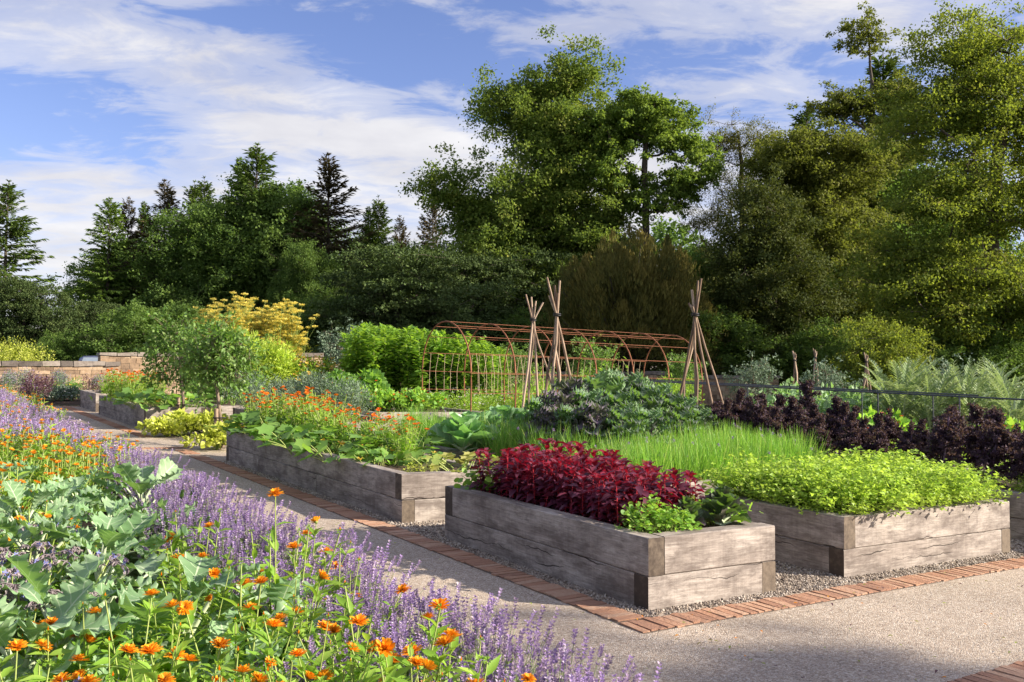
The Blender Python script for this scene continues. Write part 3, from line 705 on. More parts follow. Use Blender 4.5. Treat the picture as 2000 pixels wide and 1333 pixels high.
def borage(seed):
    global rng
    rng = np.random.default_rng(seed)
    fo, bu, bl = MB(), MB(), MB()
    for i in range(13):
        a = i * 2.4; tilt = rng.uniform(.1, .7)
        dd = np.array([math.cos(a) * math.sin(tilt), math.sin(a) * math.sin(tilt), math.cos(tilt)])
        pts = arc((0, 0, 0), dd, rng.uniform(.35, .55), .1, 5); fo.tube(pts, np.linspace(.006, .003, 6), 5, .7, 1)
        k = 9; idx = rng.integers(1, 5, k); az = rng.random(k) * 6.28; el = rng.uniform(-.1, .8, k)
        d = np.stack([np.cos(az) * np.cos(el), np.sin(az) * np.cos(el), np.sin(el)], -1)
        fo.stamp(T_leaf(.42, .06, .2), basis(d, None, rng.uniform(.07, .15, k)), pts[idx])
        for j in range(4):           # drooping cymes
            c = pts[-1]; a2 = rng.random() * 6.28
            q = arc(c, (math.cos(a2), math.sin(a2), .9), rng.uniform(.06, .11), 2.2, 4); bu.tube(q, .0018, 3, .5)
            k = 9; tq = rng.integers(1, 5, k); d = np.stack([rng.normal(0, .4, k), rng.normal(0, .4, k), -np.ones(k) * rng.uniform(.2, 1., k)], -1)
            for rr in range(3):
                bu.stamp(T_kite(.5, .15, 0, .4), basis(d + rng.normal(0, .15, (k, 3)), rdir(k), rng.uniform(.014, .022, k), np.full(k, rr * 2.1)), q[tq])
            if rng.random() < .55:
                cc = q[rng.integers(2, 5)]; n = rdir(1, -.4, .8)[0]; Mx = basis([n])[0]; an = np.arange(5) * 1.2566
                dp = Mx[:, 0][None] * np.cos(an)[:, None] + Mx[:, 2][None] * np.sin(an)[:, None]
                bl.stamp(T_kite(.45, .05, 0), basis(dp, n, .015), np.tile(cc, (5, 1)))
    return [('foliage', fo.mesh('borage_foliage', [M['borage_leaf'], M['stem']])), ('buds', bu.mesh('borage_buds', M['borage_bud'])), ('blossoms', bl.mesh('borage_flowers', M['blue']))]

def squash(seed, R_=.45, H=.32, n=24, mat='squash', size=.2, flowers=1):
    global rng
    rng = np.random.default_rng(seed)
    tm = [T_lobed(5, .32, .10, s, .02) for s in range(4)]
    mb, fl = MB(), MB()
    for i in range(n):
        a = rng.random() * 6.28; r0 = rng.random() ** .5 * R_ * .7; el = rng.uniform(.5, 1.35)
        d0 = np.array([math.cos(a) * math.cos(el), math.sin(a) * math.cos(el), math.sin(el)])
        pts = arc((math.cos(a) * r0, math.sin(a) * r0, 0), d0, H * rng.uniform(.55, 1.15), .5, 4); mb.tube(pts, .0055, 5, .8, 1)
        e2 = rng.uniform(-.7, .35); a2 = a + rng.normal(0, .9); d1 = np.array([math.cos(a2) * math.cos(e2), math.sin(a2) * math.cos(e2), math.sin(e2)])
        mb.stamp(tm[rng.integers(4)], basis([d1], None, [size * rng.uniform(.7, 1.25)], np.array([rng.normal(0, .35)])), pts[-1][None] - d1[None] * .03, None, 0)
    for i in range(flowers):
        c = np.array([rng.normal(0, R_ * .4), rng.normal(0, R_ * .4), H * .5]); an = np.arange(5) * 1.2566
        d = np.stack([np.cos(an) * .7, np.sin(an) * .7, np.full(5, .8)], -1); fl.stamp(T_leaf(.6, -.1, .2), basis(d, None, .08), np.tile(c, (5, 1)))
    out = [('foliage', mb.mesh('squash_foliage', [M[mat], M['stem']]))]
    if flowers: out.append(('blossoms', fl.mesh('squash_flowers', M['yellow'])))
    return out

def amaranth(seed, H=.5):
    global rng
    rng = np.random.default_rng(seed)
    st, fo = MB(), MB()
    p = arc((0, 0, 0), (rng.normal(0, .08), rng.normal(0, .08), 1), H, 0, 6); st.tube(p, np.linspace(.007, .003, 7), 6)
    k = 40; t = np.linspace(.12, 1, k); az = np.arange(k) * 2.4; top = t > .84
    el = np.where(top, rng.uniform(.35, 1.1, k), rng.uniform(-.25, .45, k))
    P = np.stack([np.interp(t * 6, range(7), p[:, c]) for c in range(3)], -1)
    d = np.stack([np.cos(az) * np.cos(el), np.sin(az) * np.cos(el), np.sin(el)], -1)
    pl = np.where(top, .008, .035 * rng.uniform(.6, 1.3, k))
    for a, b in zip(P, P + d * pl[:, None]): st.tube([a, b], .0014, 3)
    sz = np.where(top, rng.uniform(.07, .10, k), rng.uniform(.085, .135, k)) * np.where(t < .3, .8, 1)
    fo.stamp(T_leaf(.52, .09, .2, .42), basis(d - [0, 0, .15], None, sz, rng.normal(0, .3, k)), P + d * pl[:, None], np.clip(np.where(top, rng.uniform(.6, 1., k), rng.uniform(0, .72, k)), 0, 1))
    return [('stem', st.mesh('amaranth_stem', M['amar_stem'])), ('foliage', fo.mesh('amaranth_foliage', M['amar']))]

def herb(seed, H=.32, R_=.2, n=60, temps=None, mat='parsley', size=.03, k=14, smat='stem', name='herb', up=.25):
    """stalks that end in a spray of small lobed leaflets"""
    global rng
    rng = np.random.default_rng(seed); temps = temps or [T_lobed(3, .5, .12, s, .05) for s in range(3)]
    mb = MB()
    for i in range(n):
        a = rng.random() * 6.28; tilt = rng.random() ** .7 * 1.0
        d0 = np.array([math.cos(a) * math.sin(tilt), math.sin(a) * math.sin(tilt), math.cos(tilt)])
        pts = arc((d0[0] * R_ * .3, d0[1] * R_ * .3, 0), d0, H * rng.uniform(.7, 1.1), .35, 4); mb.tube(pts, .0018, 3, .6, 1)
        P = pts[rng.integers(3, 5, k)] + rng.normal(0, size * .85, (k, 3)) * [1, 1, .7]
        d = rdir(k, -.5, .6) + (P - pts[3]) * 4
        for q, tq in enumerate(temps):
            sel = slice(q, None, len(temps)); mb.stamp(tq, basis(d[sel], None, size * rng.uniform(.7, 1.35, len(P[sel])), rng.normal(0, .5, len(P[sel]))), P[sel])
    return [('foliage', mb.mesh(name, [M[mat], M[smat]]))]

def chives(seed, H=.34, n=150):
    global rng
    rng = np.random.default_rng(seed); mb, fl = MB(), MB()
    V = []; w = .0024
    t = np.linspace(0, 1, 5)
    for i in range(n):
        a = rng.random() * 6.28; tilt = rng.random() ** 1.2 * .8; L_ = H * rng.uniform(.55, 1.25)
        d0 = np.array([math.cos(a) * math.sin(tilt), math.sin(a) * math.sin(tilt), math.cos(tilt)])
        pts = arc((rng.normal(0, .05), rng.normal(0, .05), 0), d0, L_, rng.uniform(0, .9) ** 1.5, 4)
        side = np.array([-math.sin(a), math.cos(a), 0]) if rng.random() < .5 else np.array([math.cos(a + .6), math.sin(a + .6), 0])
        ww = w * np.array([1, 1, .9, .6, .1])[:, None]
        Vv = np.stack([pts - side * ww, pts + side * ww], 1).reshape(-1, 3)
        r = rng.random() ** 1.3
        mb.add(Vv, [[2 * q, 2 * q + 1, 2 * q + 3, 2 * q + 2] for q in range(4)], np.column_stack([np.tile([0, 1], 5), np.repeat(t, 2), np.full(10, r)]))
        if i < (2 if seed == 511 else 0):
            k = 22; d = rdir(k); fl.stamp(T_kite(.5), basis(d, None, .014), pts[-1] + d * .003)
    out = [('foliage', mb.mesh('chive_blades', M['chive']))]
    if fl.n: out.append(('blossoms', fl.mesh('chive_heads', M['lav_flower'])))
    return out

def cardoon(seed):
    global rng
    rng = np.random.default_rng(seed); mb = MB()
    for i in range(40):
        a = i * 2.4; el = rng.uniform(.75, 1.5); z = rng.uniform(0, .7); L_ = rng.uniform(.55, .9)
        q = arc((math.cos(a) * .03, math.sin(a) * .03, z), (math.cos(a) * math.cos(el), math.sin(a) * math.cos(el), math.sin(el)), L_, rng.uniform(.7, 1.9), 8)
        mb.tube(q, np.linspace(.009, .002, 9), 4, .8, 1)
        k = 26; t = np.linspace(1.6, 8, k); ii = np.minimum(t.astype(int), 7); ff = (t - ii)[:, None]; P = q[ii] * (1 - ff) + q[ii + 1] * ff
        dv = q[ii + 1] - q[ii]; dv /= np.linalg.norm(dv, axis=1)[:, None]; sd = np.cross(dv, [0, 0, 1.]) + 1e-6; sd /= np.linalg.norm(sd, axis=1)[:, None]
        sg = np.where(np.arange(k) % 2, 1., -1.)[:, None]
        mb.stamp(T_leaf(.34, .08, .1), basis(dv * 1.1 + sd * sg + [0, 0, .25], None, .13 * np.sin(np.clip(t / 8.6, 0, 1) * 2.6 + .25) * rng.uniform(.8, 1.2, k)), P)
    mb.tube([(0, 0, 0), (0, 0, .9)], [.025, .012], 6, .6, 1)
    return [('foliage', mb.mesh('cardoon_foliage', [M['cardoon'], M['palestem']]))]

def artichoke(seed, H=2.1):
    global rng
    rng = np.random.default_rng(seed); st, fo = MB(), MB()
    p = arc((0, 0, 0), (rng.normal(0, .05), rng.normal(0, .05), 1), H, 0, 6); st.tube(p, np.linspace(.012, .006, 7), 5)
    k = 230; t = np.sort(rng.uniform(.12, 1., k)); az = np.arange(k) * 2.1; el = np.where(t > .93, rng.uniform(.2, 1.1, k), rng.uniform(-.15, .65, k))
    P = np.stack([np.interp(t * 6, range(7), p[:, c]) for c in range(3)], -1)
    d = np.stack([np.cos(az) * np.cos(el), np.sin(az) * np.cos(el), np.sin(el)], -1)
    fo.stamp(T_leaf(.5, .07, .15), basis(d, None, rng.uniform(.14, .24, k) * np.where(t > .93, .75, 1), rng.normal(0, .3, k)), P + d * .03 + rng.normal(0, .055, (k, 3)) * [1, 1, .5])
    return [('stem', st.mesh('tall_stem', M['stem'])), ('foliage', fo.mesh('tall_foliage', M['arti']))]

def fennel(seed, H=2.3):
    global rng
    rng = np.random.default_rng(seed); st, fo, um = MB(), MB(), MB()
    for i in range(9):
        a = i * 2.4; tilt = rng.uniform(.03, .28); d0 = np.array([math.cos(a) * math.sin(tilt), math.sin(a) * math.sin(tilt), math.cos(tilt)])
        p = arc((0, 0, 0), d0, H * rng.uniform(.75, 1.05), -.1, 7); st.tube(p, np.linspace(.011, .004, 8), 5)
        k = 260; P = p[rng.integers(1, 6, k)] + rng.normal(0, .13, (k, 3)) * [1, 1, 1.3]; P[:, 2] = np.clip(P[:, 2], .1, None)
        fo.stamp(T_kite(.05, 0, .1), basis(rdir(k, -.2, 1), None, rng.uniform(.10, .22, k)), P)
        tops = [p[-1]]
        for j in range(14):
            q0 = p[rng.integers(4, 8)]; a2 = rng.random() * 6.28; q = arc(q0, (math.cos(a2) * .7, math.sin(a2) * .7, 1.), rng.uniform(.16, .42), -.3, 3); st.tube(q, .0035, 3); tops.append(q[-1])
        for c in tops:
            nr = 12; an = np.arange(nr) * 2.4; rr = rng.uniform(.045, .085) * np.sqrt(np.arange(nr) / nr + .05)
            e = c + np.stack([np.cos(an) * rr, np.sin(an) * rr, np.full(nr, .045) + rng.normal(0, .006, nr)], -1)
            for q in e: st.tube([c, q], .0014, 3)
            k = 9 * nr; um.stamp(T_kite(.8), basis(rdir(k, 0, 1), None, rng.uniform(.020, .032, k)), np.repeat(e, 9, 0) + rng.normal(0, .014, (k, 3)) * [1, 1, .8])
    return [('stems', st.mesh('fennel_stems', M['stem'])), ('foliage', fo.mesh('fennel_foliage', M['fennel'])), ('flower_heads', um.mesh('fennel_umbels', M['umbel']))]

def bush(seed, rx=.4, rz=.35, n=900, size=.05, mat='grey', tmpl=None, flowers=None, nf=60, fs=.03, lumps=9, upz=.3):
    global rng
    rng = np.random.default_rng(seed); tmpl = tmpl or KITE; fo = MB()
    cs = rdir(lumps, -.1, 1.) * rng.uniform(.35, .75, (lumps, 1)) * [rx, rx, rz] + [0, 0, rz * .55]
    k = n; ci = rng.integers(lumps, size=k); d = rdir(k, -.6, 1.)
    P = cs[ci] + d * rng.uniform(.15, .45, (k, 1)) * [rx, rx, rz * 1.1]; P[:, 2] = np.maximum(P[:, 2], .01 + rng.random(k) * .05)
    fo.stamp(tmpl, basis(d + rng.normal(0, .5, (k, 3)) + [0, 0, upz], rdir(k) + [0, 0, .8], size * rng.uniform(.65, 1.3, k)), P)
    for c in cs: fo.tube(arc((0, 0, 0), c, float(np.linalg.norm(c)), 0, 2), .004 + rx * .008, 4, .5, 1)
    out = [('foliage', fo.mesh('bush_foliage', [M[mat], M['stem' if rx < 1.2 else 'bark']]))]
    if flowers:
        fl = MB(); d = rdir(nf, .05, 1.); ci = rng.integers(lumps, size=nf); P = cs[ci] + d * .48 * np.array([rx, rx, rz * 1.15])
        for q in range(5):
            dd = d * .6 + np.stack([np.cos(q * 1.2566 + ci), np.sin(q * 1.2566 + ci), np.zeros(nf)], -1) * .8
            fl.stamp(T_kite(.6), basis(dd, d, fs * rng.uniform(.7, 1.3, nf)), P)
        out.append(('blossoms', fl.mesh('bush_flowers', M[flowers])))
    return out

def vine(seed, path, n=40, size=.09, flowers=False):
    global rng
    rng = np.random.default_rng(seed); mb = MB(); p = np.array(path, float)
    mb.tube(p, .004, 4, .7, 1)
    k = n; t = rng.random(k) * (len(p) - 1); i = t.astype(int); f = (t - i)[:, None]; P = p[i] * (1 - f) + p[np.minimum(i + 1, len(p) - 1)] * f
    d = rdir(k, -.8, .3); o = P + rng.normal(0, .05, (k, 3))
    mb.stamp(T_leaf(.8, .08, .1, .3), basis(d, None, size * rng.uniform(.6, 1.3, k), rng.normal(0, .4, k)), o)
    return [('foliage', mb.mesh('vine_foliage', [M['nast'], M['stem']]))]

# ---------------------------------------------------------------- trees
def broadleaf(seed, trunk, r0, ells, ncl, rc, nleaf, size, mat, tmpl=KITE, flat=.6, dead=0, bark='bark', twig=.011, outb=.55, droop=.1):
    """trunk: polyline; ells: crown masses (x,y,z,rx,ry,rz,weight); leaf clumps sit in the masses, limbs grow to reach them"""
    global rng
    rng = np.random.default_rng(seed)
    trunk = np.array(trunk, float); tp = []
    for a, b in zip(trunk[:-1], trunk[1:]):
        n = max(1, int(np.linalg.norm(b - a) / .8)); tp += [a + (b - a) * i / n for i in range(n)]
    tp.append(trunk[-1]); tp = np.array(tp); tp[1:-1, :2] += rng.normal(0, r0 * .12, (len(tp) - 2, 2))
    E_ = np.array(ells, float); w = E_[:, 6] / E_[:, 6].sum()
    C = []
    for e, wt in zip(E_, w):
        k = max(1, int(round(ncl * wt))); d = rdir(k); r = rng.random(k) ** outb
        C.append(e[:3] + d * r[:, None] * e[3:6])
    C = np.concatenate(C); rng.shuffle(C)
    nodes = [p for p in tp]; par = list(range(-1, len(tp) - 1)); cnt = [0.] * len(tp); paths = []
    ax = np.array([np.interp(C[:, 2], tp[:, 2], tp[:, 0]), np.interp(C[:, 2], tp[:, 2], tp[:, 1])]).T
    order = np.argsort(np.linalg.norm(C[:, :2] - ax, axis=1))
    nD = int(len(C) * dead); deadset = set(rng.choice(len(C), nD, replace=False).tolist()) if nD else set()
    lo = max(3, int(len(tp) * .22))
    for ci in order:
        c = C[ci]; A = np.array(nodes); dv = A - c
        cost = np.linalg.norm(dv, axis=1) + np.maximum(0, dv[:, 2] + .25 * np.linalg.norm(dv[:, :2], axis=1)) * 1.2
        cost[:lo] += 50
        b = int(np.argmin(cost)); st = nodes[b]; L_ = np.linalg.norm(c - st); m = max(2, min(6, int(L_ / .8) + 1)); last = b; chain = [b]
        for q in range(1, m + 1):
            f = q / m; p = st + (c - st) * f
            if q < m: p = p + rng.normal(0, .055 * L_, 3) + [0, 0, -.08 * L_ * math.sin(PI * f)]
            nodes.append(p); par.append(last); cnt.append(0.); last = len(nodes) - 1; chain.append(last)
        paths.append(chain); q = last
        while q >= 0: cnt[q] += 1; q = par[q]
    cnt = np.array(cnt); A = np.array(nodes); rad = twig * np.sqrt(np.maximum(cnt, 1)) * 1.15
    tr = MB()
    tl = len(tp); f = np.linspace(0, 1, tl); rt = np.maximum(r0 * (1 - f) ** .8 + .03 * min(1, r0 / .2), np.minimum(rad[:tl], r0)); rt[0] *= 1.3
    tr.tube(tp, rt, 9)
    for ch in paths:
        r_ = np.minimum(rad[ch], rad[ch[1]]) ; r_[-1] = twig * .8
        tr.tube(A[ch], r_, 5 if r_[0] > .04 else 3)
    fo = MB(); live = np.array([c for i, c in enumerate(C) if i not in deadset])
    for i in deadset:
        c = C[i]
        for q in range(5): tr.tube(arc(c, rdir(1, -.1, 1)[0], rng.uniform(.4, 1.1), rng.normal(0, .5), 4), [.018, .014, .01, .008, .004], 3)
    sub = 7; k = nleaf
    cs = np.repeat(live, sub, 0) + rng.normal(0, 1, (len(live) * sub, 3)) * rc * [1, 1, flat]
    for i in range(0, len(cs), 2): tr.tube([live[i // sub], (cs[i] * .6 + live[i // sub] * .4) + [0, 0, .05], cs[i]], [twig * .8, twig * .6, twig * .4], 3)
    ci = rng.integers(len(cs), size=k)
    P = cs[ci] + rng.normal(0, 1, (k, 3)) * rc * .34 * [1, 1, flat]
    cen = (live.mean(0)); out = P - cen; out /= np.linalg.norm(out, axis=1)[:, None] + 1e-6
    d = rdir(k) + out * .5 - [0, 0, droop]
    tone = np.clip(np.repeat(rng.normal(.45, .2, len(cs)), 1)[ci] + rng.normal(0, .17, k), 0, 1)
    fo.stamp(tmpl, basis(d, rdir(k) * .8 + [0, 0, .9], size * rng.uniform(.6, 1.35, k)), P, tone)
    return [('crown', fo.mesh('tree_crown', M[mat])), ('trunk', tr.mesh('tree_trunk', M[bark]))]

def conifer(seed, H, Rb, mat, dens=1., droop=.35, z0=.06, pw=.85, bark='bark', gap=.34, needle=.34):
    global rng
    rng = np.random.default_rng(seed)
    tr, fo = MB(), MB()
    tp = arc((0, 0, 0), (rng.normal(0, .01), rng.normal(0, .01), 1), H, 0, 12); tr.tube(tp, np.linspace(.022 * H * .5 + .05, .015, 13), 8)
    z = H * z0; PP, DD, SS = [], [], []
    while z < H * .985:
        f = z / H; R_ = Rb * (1 - f) ** pw * (1 if f > .12 else .8) + .10
        for b in range(int(rng.integers(5, 8))):
            a = rng.random() * 6.28; L_ = R_ * rng.uniform(.62, 1.12) * (1.25 if rng.random() < .12 else 1)
            el = .55 * (f ** 2) + rng.normal(.02, .12) + (.1 if f < .8 else .35)
            c = np.array([np.interp(z, tp[:, 2], tp[:, i]) for i in range(3)])
            n = max(3, int(L_ / .45)); q = arc(c, (math.cos(a) * math.cos(el), math.sin(a) * math.cos(el), math.sin(el)), L_, droop * rng.uniform(.5, 1.5), n)
            q[-1] += [0, 0, .06 * L_]
            tr.tube(q, np.linspace(.012 + .006 * L_, .005, len(q)), 3)
            k = max(5, int(L_ * 19 * dens)); t = rng.random(k) ** .75 * n; i = np.minimum(t.astype(int), n - 1); ff = (t - i)[:, None]
            P = q[i] * (1 - ff) + q[i + 1] * ff; dv = q[i + 1] - q[i]; dv /= np.linalg.norm(dv, axis=1)[:, None] + 1e-9
            sd = np.cross(dv, [0, 0, 1.]); sg = rng.choice([-1., 1.], k)[:, None]
            wid = (1 - t / n * .55)[:, None]
            P2 = P + sd * sg * rng.random((k, 1)) * .32 * wid * min(1.2, L_ * .4) - [0, 0, .04]
            PP.append(P2); DD.append(dv * .9 + sd * sg * .75 - np.array([0, 0, 1]) * rng.uniform(.05, .75, (k, 1))); SS.append(needle * rng.uniform(.6, 1.2, k) * (.55 + .45 * min(1, L_)))
        z += gap * rng.uniform(.7, 1.3) * (1.15 - .5 * f)
    P = np.concatenate(PP); D = np.concatenate(DD); S = np.concatenate(SS)
    fo.stamp(T_kite(.30, .07, .1, .4), basis(D, None, S, rng.normal(0, .5, len(P))), P, np.clip(rng.normal(.45, .25, len(P)), 0, 1))
    k = 14; fo.stamp(T_kite(.2), basis(rdir(k, .4, 1), None, .3), np.tile(tp[-1] - [0, 0, .15], (k, 1)))
    return [('crown', fo.mesh('conifer_crown', M[mat])), ('trunk', tr.mesh('conifer_trunk', M[bark]))]

def yew(seed, rx, H, n, mat='t_yew', size=.3):
    """dense evergreen of upright feathery tufts"""
    global rng
    rng = np.random.default_rng(seed); fo, tr = MB(), MB()
    k = 300; d = rdir(k, -.15, 1.); r = rng.uniform(.66, 1.10, (k, 1)); C = d * r * [rx, rx * .8, H * .62] + [0, 0, H * .36]
    per = n // k; hh = rng.uniform(.7, 1.5, k)
    ci = np.repeat(np.arange(k), per); f = rng.random(len(ci))
    P = C[ci] + np.stack([rng.normal(0, 1, len(ci)), rng.normal(0, 1, len(ci)), np.zeros(len(ci))], -1) * (.42 * (1 - f) ** .9 + .02)[:, None] + np.stack([np.zeros(len(ci))] * 2 + [(f - .45) * hh[ci] * 1.0], -1)
    dd = d[ci] * .5 + rdir(len(ci)) * .45 + [0, 0, .9]
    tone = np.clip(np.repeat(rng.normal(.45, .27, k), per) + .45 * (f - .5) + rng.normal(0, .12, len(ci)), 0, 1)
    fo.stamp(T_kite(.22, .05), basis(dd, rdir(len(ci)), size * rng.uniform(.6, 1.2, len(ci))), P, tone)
    tr.tube(arc((0, 0, 0), (0, 0, 1), H * .6, 0, 4), [.35, .3, .2, .1, .05], 8)
    for c in C[::3]: tr.tube([(0, 0, H * .15 + .3 * c[2]), c * [.6, .6, .75], c], [.07, .04, .02], 3)
    return [('crown', fo.mesh('yew_crown', M[mat])), ('trunk', tr.mesh('yew_trunk', M['bark']))]

def ell(H, parts): return [(x, y, z, a, b, c, w) for (x, y, z, a, b, c, w) in parts]
def put_tree(var, name, label, px, Y, s=1., rz=0., group=None, dz=0., cat='tree'):
    x = at(px, Y); return place(var, name, label, cat, x, Y, float(gz(x)) - .05 + dz, rz, s, group)
def hgt(py, Y, px): return zat(py, Y) - float(gz(at(px, Y)))       # height of something whose top shows at row py

# --- broadleaved trees of the wood (crown masses given in metres round the foot of the trunk)
Y = 52.; k = Y / F
H = hgt(110, Y, 1085)
oak = broadleaf(101, [(0, 0, 0), (.2, 0, 4), (-.1, 0, 8), (-.7, 0, 12), (-.3, 0, H - 4)], .48,
    [(-.3, 0, 11.0, 4.2, 4, 3.4, 30), (-3.2, .5, 8.4, 3.4, 3.5, 2.6, 18), (1.5, 0, 8.2, 2.8, 3.5, 2.6, 16), (-.2, -1, 5.6, 5.2, 3.5, 2.2, 18), (0, 0, H - 4.4, 2.6, 2.4, 2.2, 14),
     (-6.2, 0, 11.6, 1.3, 1.0, .8, 3), (-5.0, 0, 10.4, 1.4, 1, .8, 3), (-2.9, 0, H - 3.0, 1.0, .8, 1.3, 4), (-1.2, 0, H - 2.2, 1.2, .9, 1.0, 4), (1.1, 0, H - 1.4, .9, .7, 1.3, 5), (2.9, 0, H - 4.2, 1.1, 1, 1.5, 5), (3.0, 0, 6.4, 1.6, 1.2, 1.2, 4), (-5.6, 0, 6, 2., 2., 1.6, 6)],
    330, .85, 210000, .165, 't_oak', KITEB, .7, .02, 'bark', .010, .75)
put_tree(oak, 'oak_tree', 'tallest broad oak in the middle with ragged crown and dead twigs on its left side', 1085, Y)
Y = 50.; H = hgt(155, Y, 1262)
syc = broadleaf(102, [(0, 0, 0), (0, 0, 5), (.1, 0, H - 7.4), (0, 0, H - 5.), (.1, 0, H - 1.8)], .20,
    [(0, 0, H - 2.0, 1.9, 1.8, 1.3, 22), (-2.3, 0, H - 3.0, 1.6, 1.4, 1.2, 16), (1.9, 0, H - 3.0, 1.4, 1.4, 1.5, 14), (-1.6, 0, H - 5.4, 1.6, 1.4, .8, 9), (1.9, 0, H - 5.6, 1.5, 1.3, 1.1, 11), (.2, 0, H - 6.6, 1.9, 1.3, .8, 8), (2.9, 0, H - 4.4, .9, .9, 1.1, 6)],
    120, .46, 46000, .165, 't_syc', KITEB, .5, 0, 'bark', .016, .35)
put_tree(syc, 'sycamore_tree', 'slender light green tree with a bare straight trunk and fan of branches beside the oak', 1260, Y)
Y = 54.; H = hgt(222, Y, 1450)
thin = broadleaf(103, [(0, 0, 0), (.1, 0, 6), (0, 0, H - 3), (-.2, 0, H - 1)], .24,
    [(-1.1, 0, H - 1.8, 1.6, 1.2, 1.6, 14), (1.2, 0, H - 2.0, 1.6, 1.2, 1.5, 12), (0, 0, H - 4.6, 2.4, 2, 1.6, 15), (-2.1, 0, H - 6.2, 1.6, 1.4, 1.5, 10), (2.0, 0, H - 6.4, 1.7, 1.5, 1.6, 10), (0, 0, H - 8.6, 2.8, 2, 1.6, 12)],
    130, .5, 30000, .15, 't_sparse', KITEN, .8, .1, 'bark', .016, .6)
put_tree(thin, 'thin_crowned_tree', 'sparse brownish green tree with visible branches right of the sycamore', 1450, Y)
Y = 50.; H = hgt(225, Y, 1600)
gold = broadleaf(104, [(0, 0, 0), (0, 0, 6), (.1, 0, H - 1.5)], .3,
    [(-.9, 0, H - 2.4, 2.2, 2, 1.8, 20), (1.5, 0, H - 3.0, 2.0, 1.8, 1.9, 16), (0, 0, H - 5.4, 3.4, 3, 2., 22), (-.6, 0, H - 8, 3.8, 3, 2.4, 22), (1.8, 0, H - 9.5, 3.2, 3, 2.4, 16)],
    220, .7, 110000, .15, 't_gold', KITEB, .55, 0, 'bark', .011, .65)
put_tree(gold, 'beech_tree', 'golden olive beech with layered branches behind the dark holly', 1600, Y)
Y = 45.; H = hgt(360, Y, 1500)
holly = broadleaf(105, [(0, 0, 0), (0, 0, 3), (0, 0, H - 1)], .3,
    [(0, 0, H - 2.0, 1.6, 1.5, 1.9, 14), (-.6, 0, H - 4.4, 2.6, 2.4, 2.2, 22), (.9, 0, H - 5.2, 2.8, 2.4, 2.2, 20), (0, 0, 3.0, 3.6, 3, 2.6, 34)],
    240, .6, 120000, .12, 't_dark', KITEB, .8, 0, 'bark', .01, .4)
put_tree(holly, 'holly_tree', 'dense dark conical holly behind the right pole wigwam', 1500, Y)
Y = 56.; H = hgt(45, Y, 1705)
tall = broadleaf(106, [(0, 0, 0), (.2, 0, 8), (0, 0, 13), (.1, 0, H - 3.6), (-.1, 0, H - .4)], .32,
    [(-.1, 0, H - 1.0, 1.5, .8, 1.5, 5), (-1.5, 0, H - 5.2, 1.9, 1.4, 1.4, 12), (1.5, 0, H - 5.0, 1.7, 1.4, 1.8, 14), (0, 0, H - 8.2, 3.0, 2.2, 1.9, 20), (-1.6, 0, H - 10.6, 2.4, 2.2, 1.5, 14), (1.2, 0, H - 11.8, 2.8, 2.2, 2., 16), (0, 0, H - 15, 3.4, 2.2, 2.4, 18)],
    200, .5, 62000, .15, 't_gold', KITEB, .55, .14, 'bark', .017, .7)
put_tree(tall, 'stag_headed_tree', 'very tall tree with bare dead twigs at its top against white cloud', 1705, Y)
Y = 38.; H = 17.5
big = broadleaf(107, [(0, 0, 0), (-.1, 0, 3.5), (-.35, 0, 6.5), (-.2, 0, 9.5), (.3, 0, 13)], .46,
    [(-.4, 0, 14.8, 2.6, 2.6, 2.4, 20), (-1.9, 0, 12.2, 2.4, 2.6, 2.4, 18), (1.8, 0, 12.4, 2.4, 2.6, 2.4, 16), (-2.4, -.6, 8.6, 2.4, 2.6, 2.0, 16), (1.6, -.5, 8.4, 2.6, 2.6, 2.4, 14), (-4.0, -.8, 6.0, 1.9, 2.2, 1.8, 13), (-1.2, -1.2, 5.0, 2.6, 2.2, 1.9, 13), (1.6, -1, 4.6, 2.6, 2.2, 1.9, 12), (-3.2, -1.2, 3.6, 2.2, 1.8, 1.3, 7)],
    290, .72, 165000, .115, 't_lime', KITEB, .55, 0, 'bark', .021, .6)
put_tree(big, 'lime_tree', 'huge yellow green tree filling the right edge with dark leaning limbs', 1955, Y)
mapl = broadleaf(108, [(0, 0, 0), (0, 0, 3.5), (.2, 0, 8.5)], .3,
    [(0, 0, 8.6, 2.5, 2.5, 2.2, 20), (-2, 0, 6.4, 2.6, 2.4, 2.2, 18), (2, 0, 6.6, 2.6, 2.4, 2.2, 18), (0, -.6, 4.0, 3.8, 3, 2.2, 24), (0, 0, 1.9, 3.9, 3, 1.3, 14)],
    220, .7, 110000, .14, 't_maple', KITEB, .75, 0, 'bark', .012, .42)
for n_, (px, top, Y, sx, lab) in enumerate([
    (420, 385, 55, 1.0, 'round dense green tree left of the centre of the dark conifers'),
    (548, 350, 57, 1.02, 'round dense green tree between the two tallest spruces'),
    (600, 470, 50, .72, 'small yellowish green tree in front of the dark solitary spruce'),
    (300, 500, 56, .85, 'dark green tree standing behind the left young tree'),
    (930, 470, 58, .9, 'dark green tree at the left foot of the oak'),
    (1390, 470, 60, .9, 'dark green tree between the sycamore and the thin crowned tree'),
    (1780, 300, 58, 1.1, 'tall dark tree between the stag headed tree and the lime'),
    (1640, 395, 62, .9, 'dark tree showing between the beech and the lime'),
    (235, 470, 60, .95, 'dark tree filling between the leftmost group of spruces'), (690, 455, 60, .9, 'dark tree behind the solitary dark spruce'), (790, 470, 62, .9, 'dark tree behind the low conifers left of the oak'), (1160, 440, 60, .9, 'dark tree behind the right side of the oak')]):
    s = hgt(top, Y, px) / 11.0; put_tree(mapl, 'maple_tree', lab, px, Y, (s * sx, s * sx, s), n_ * 1.3)
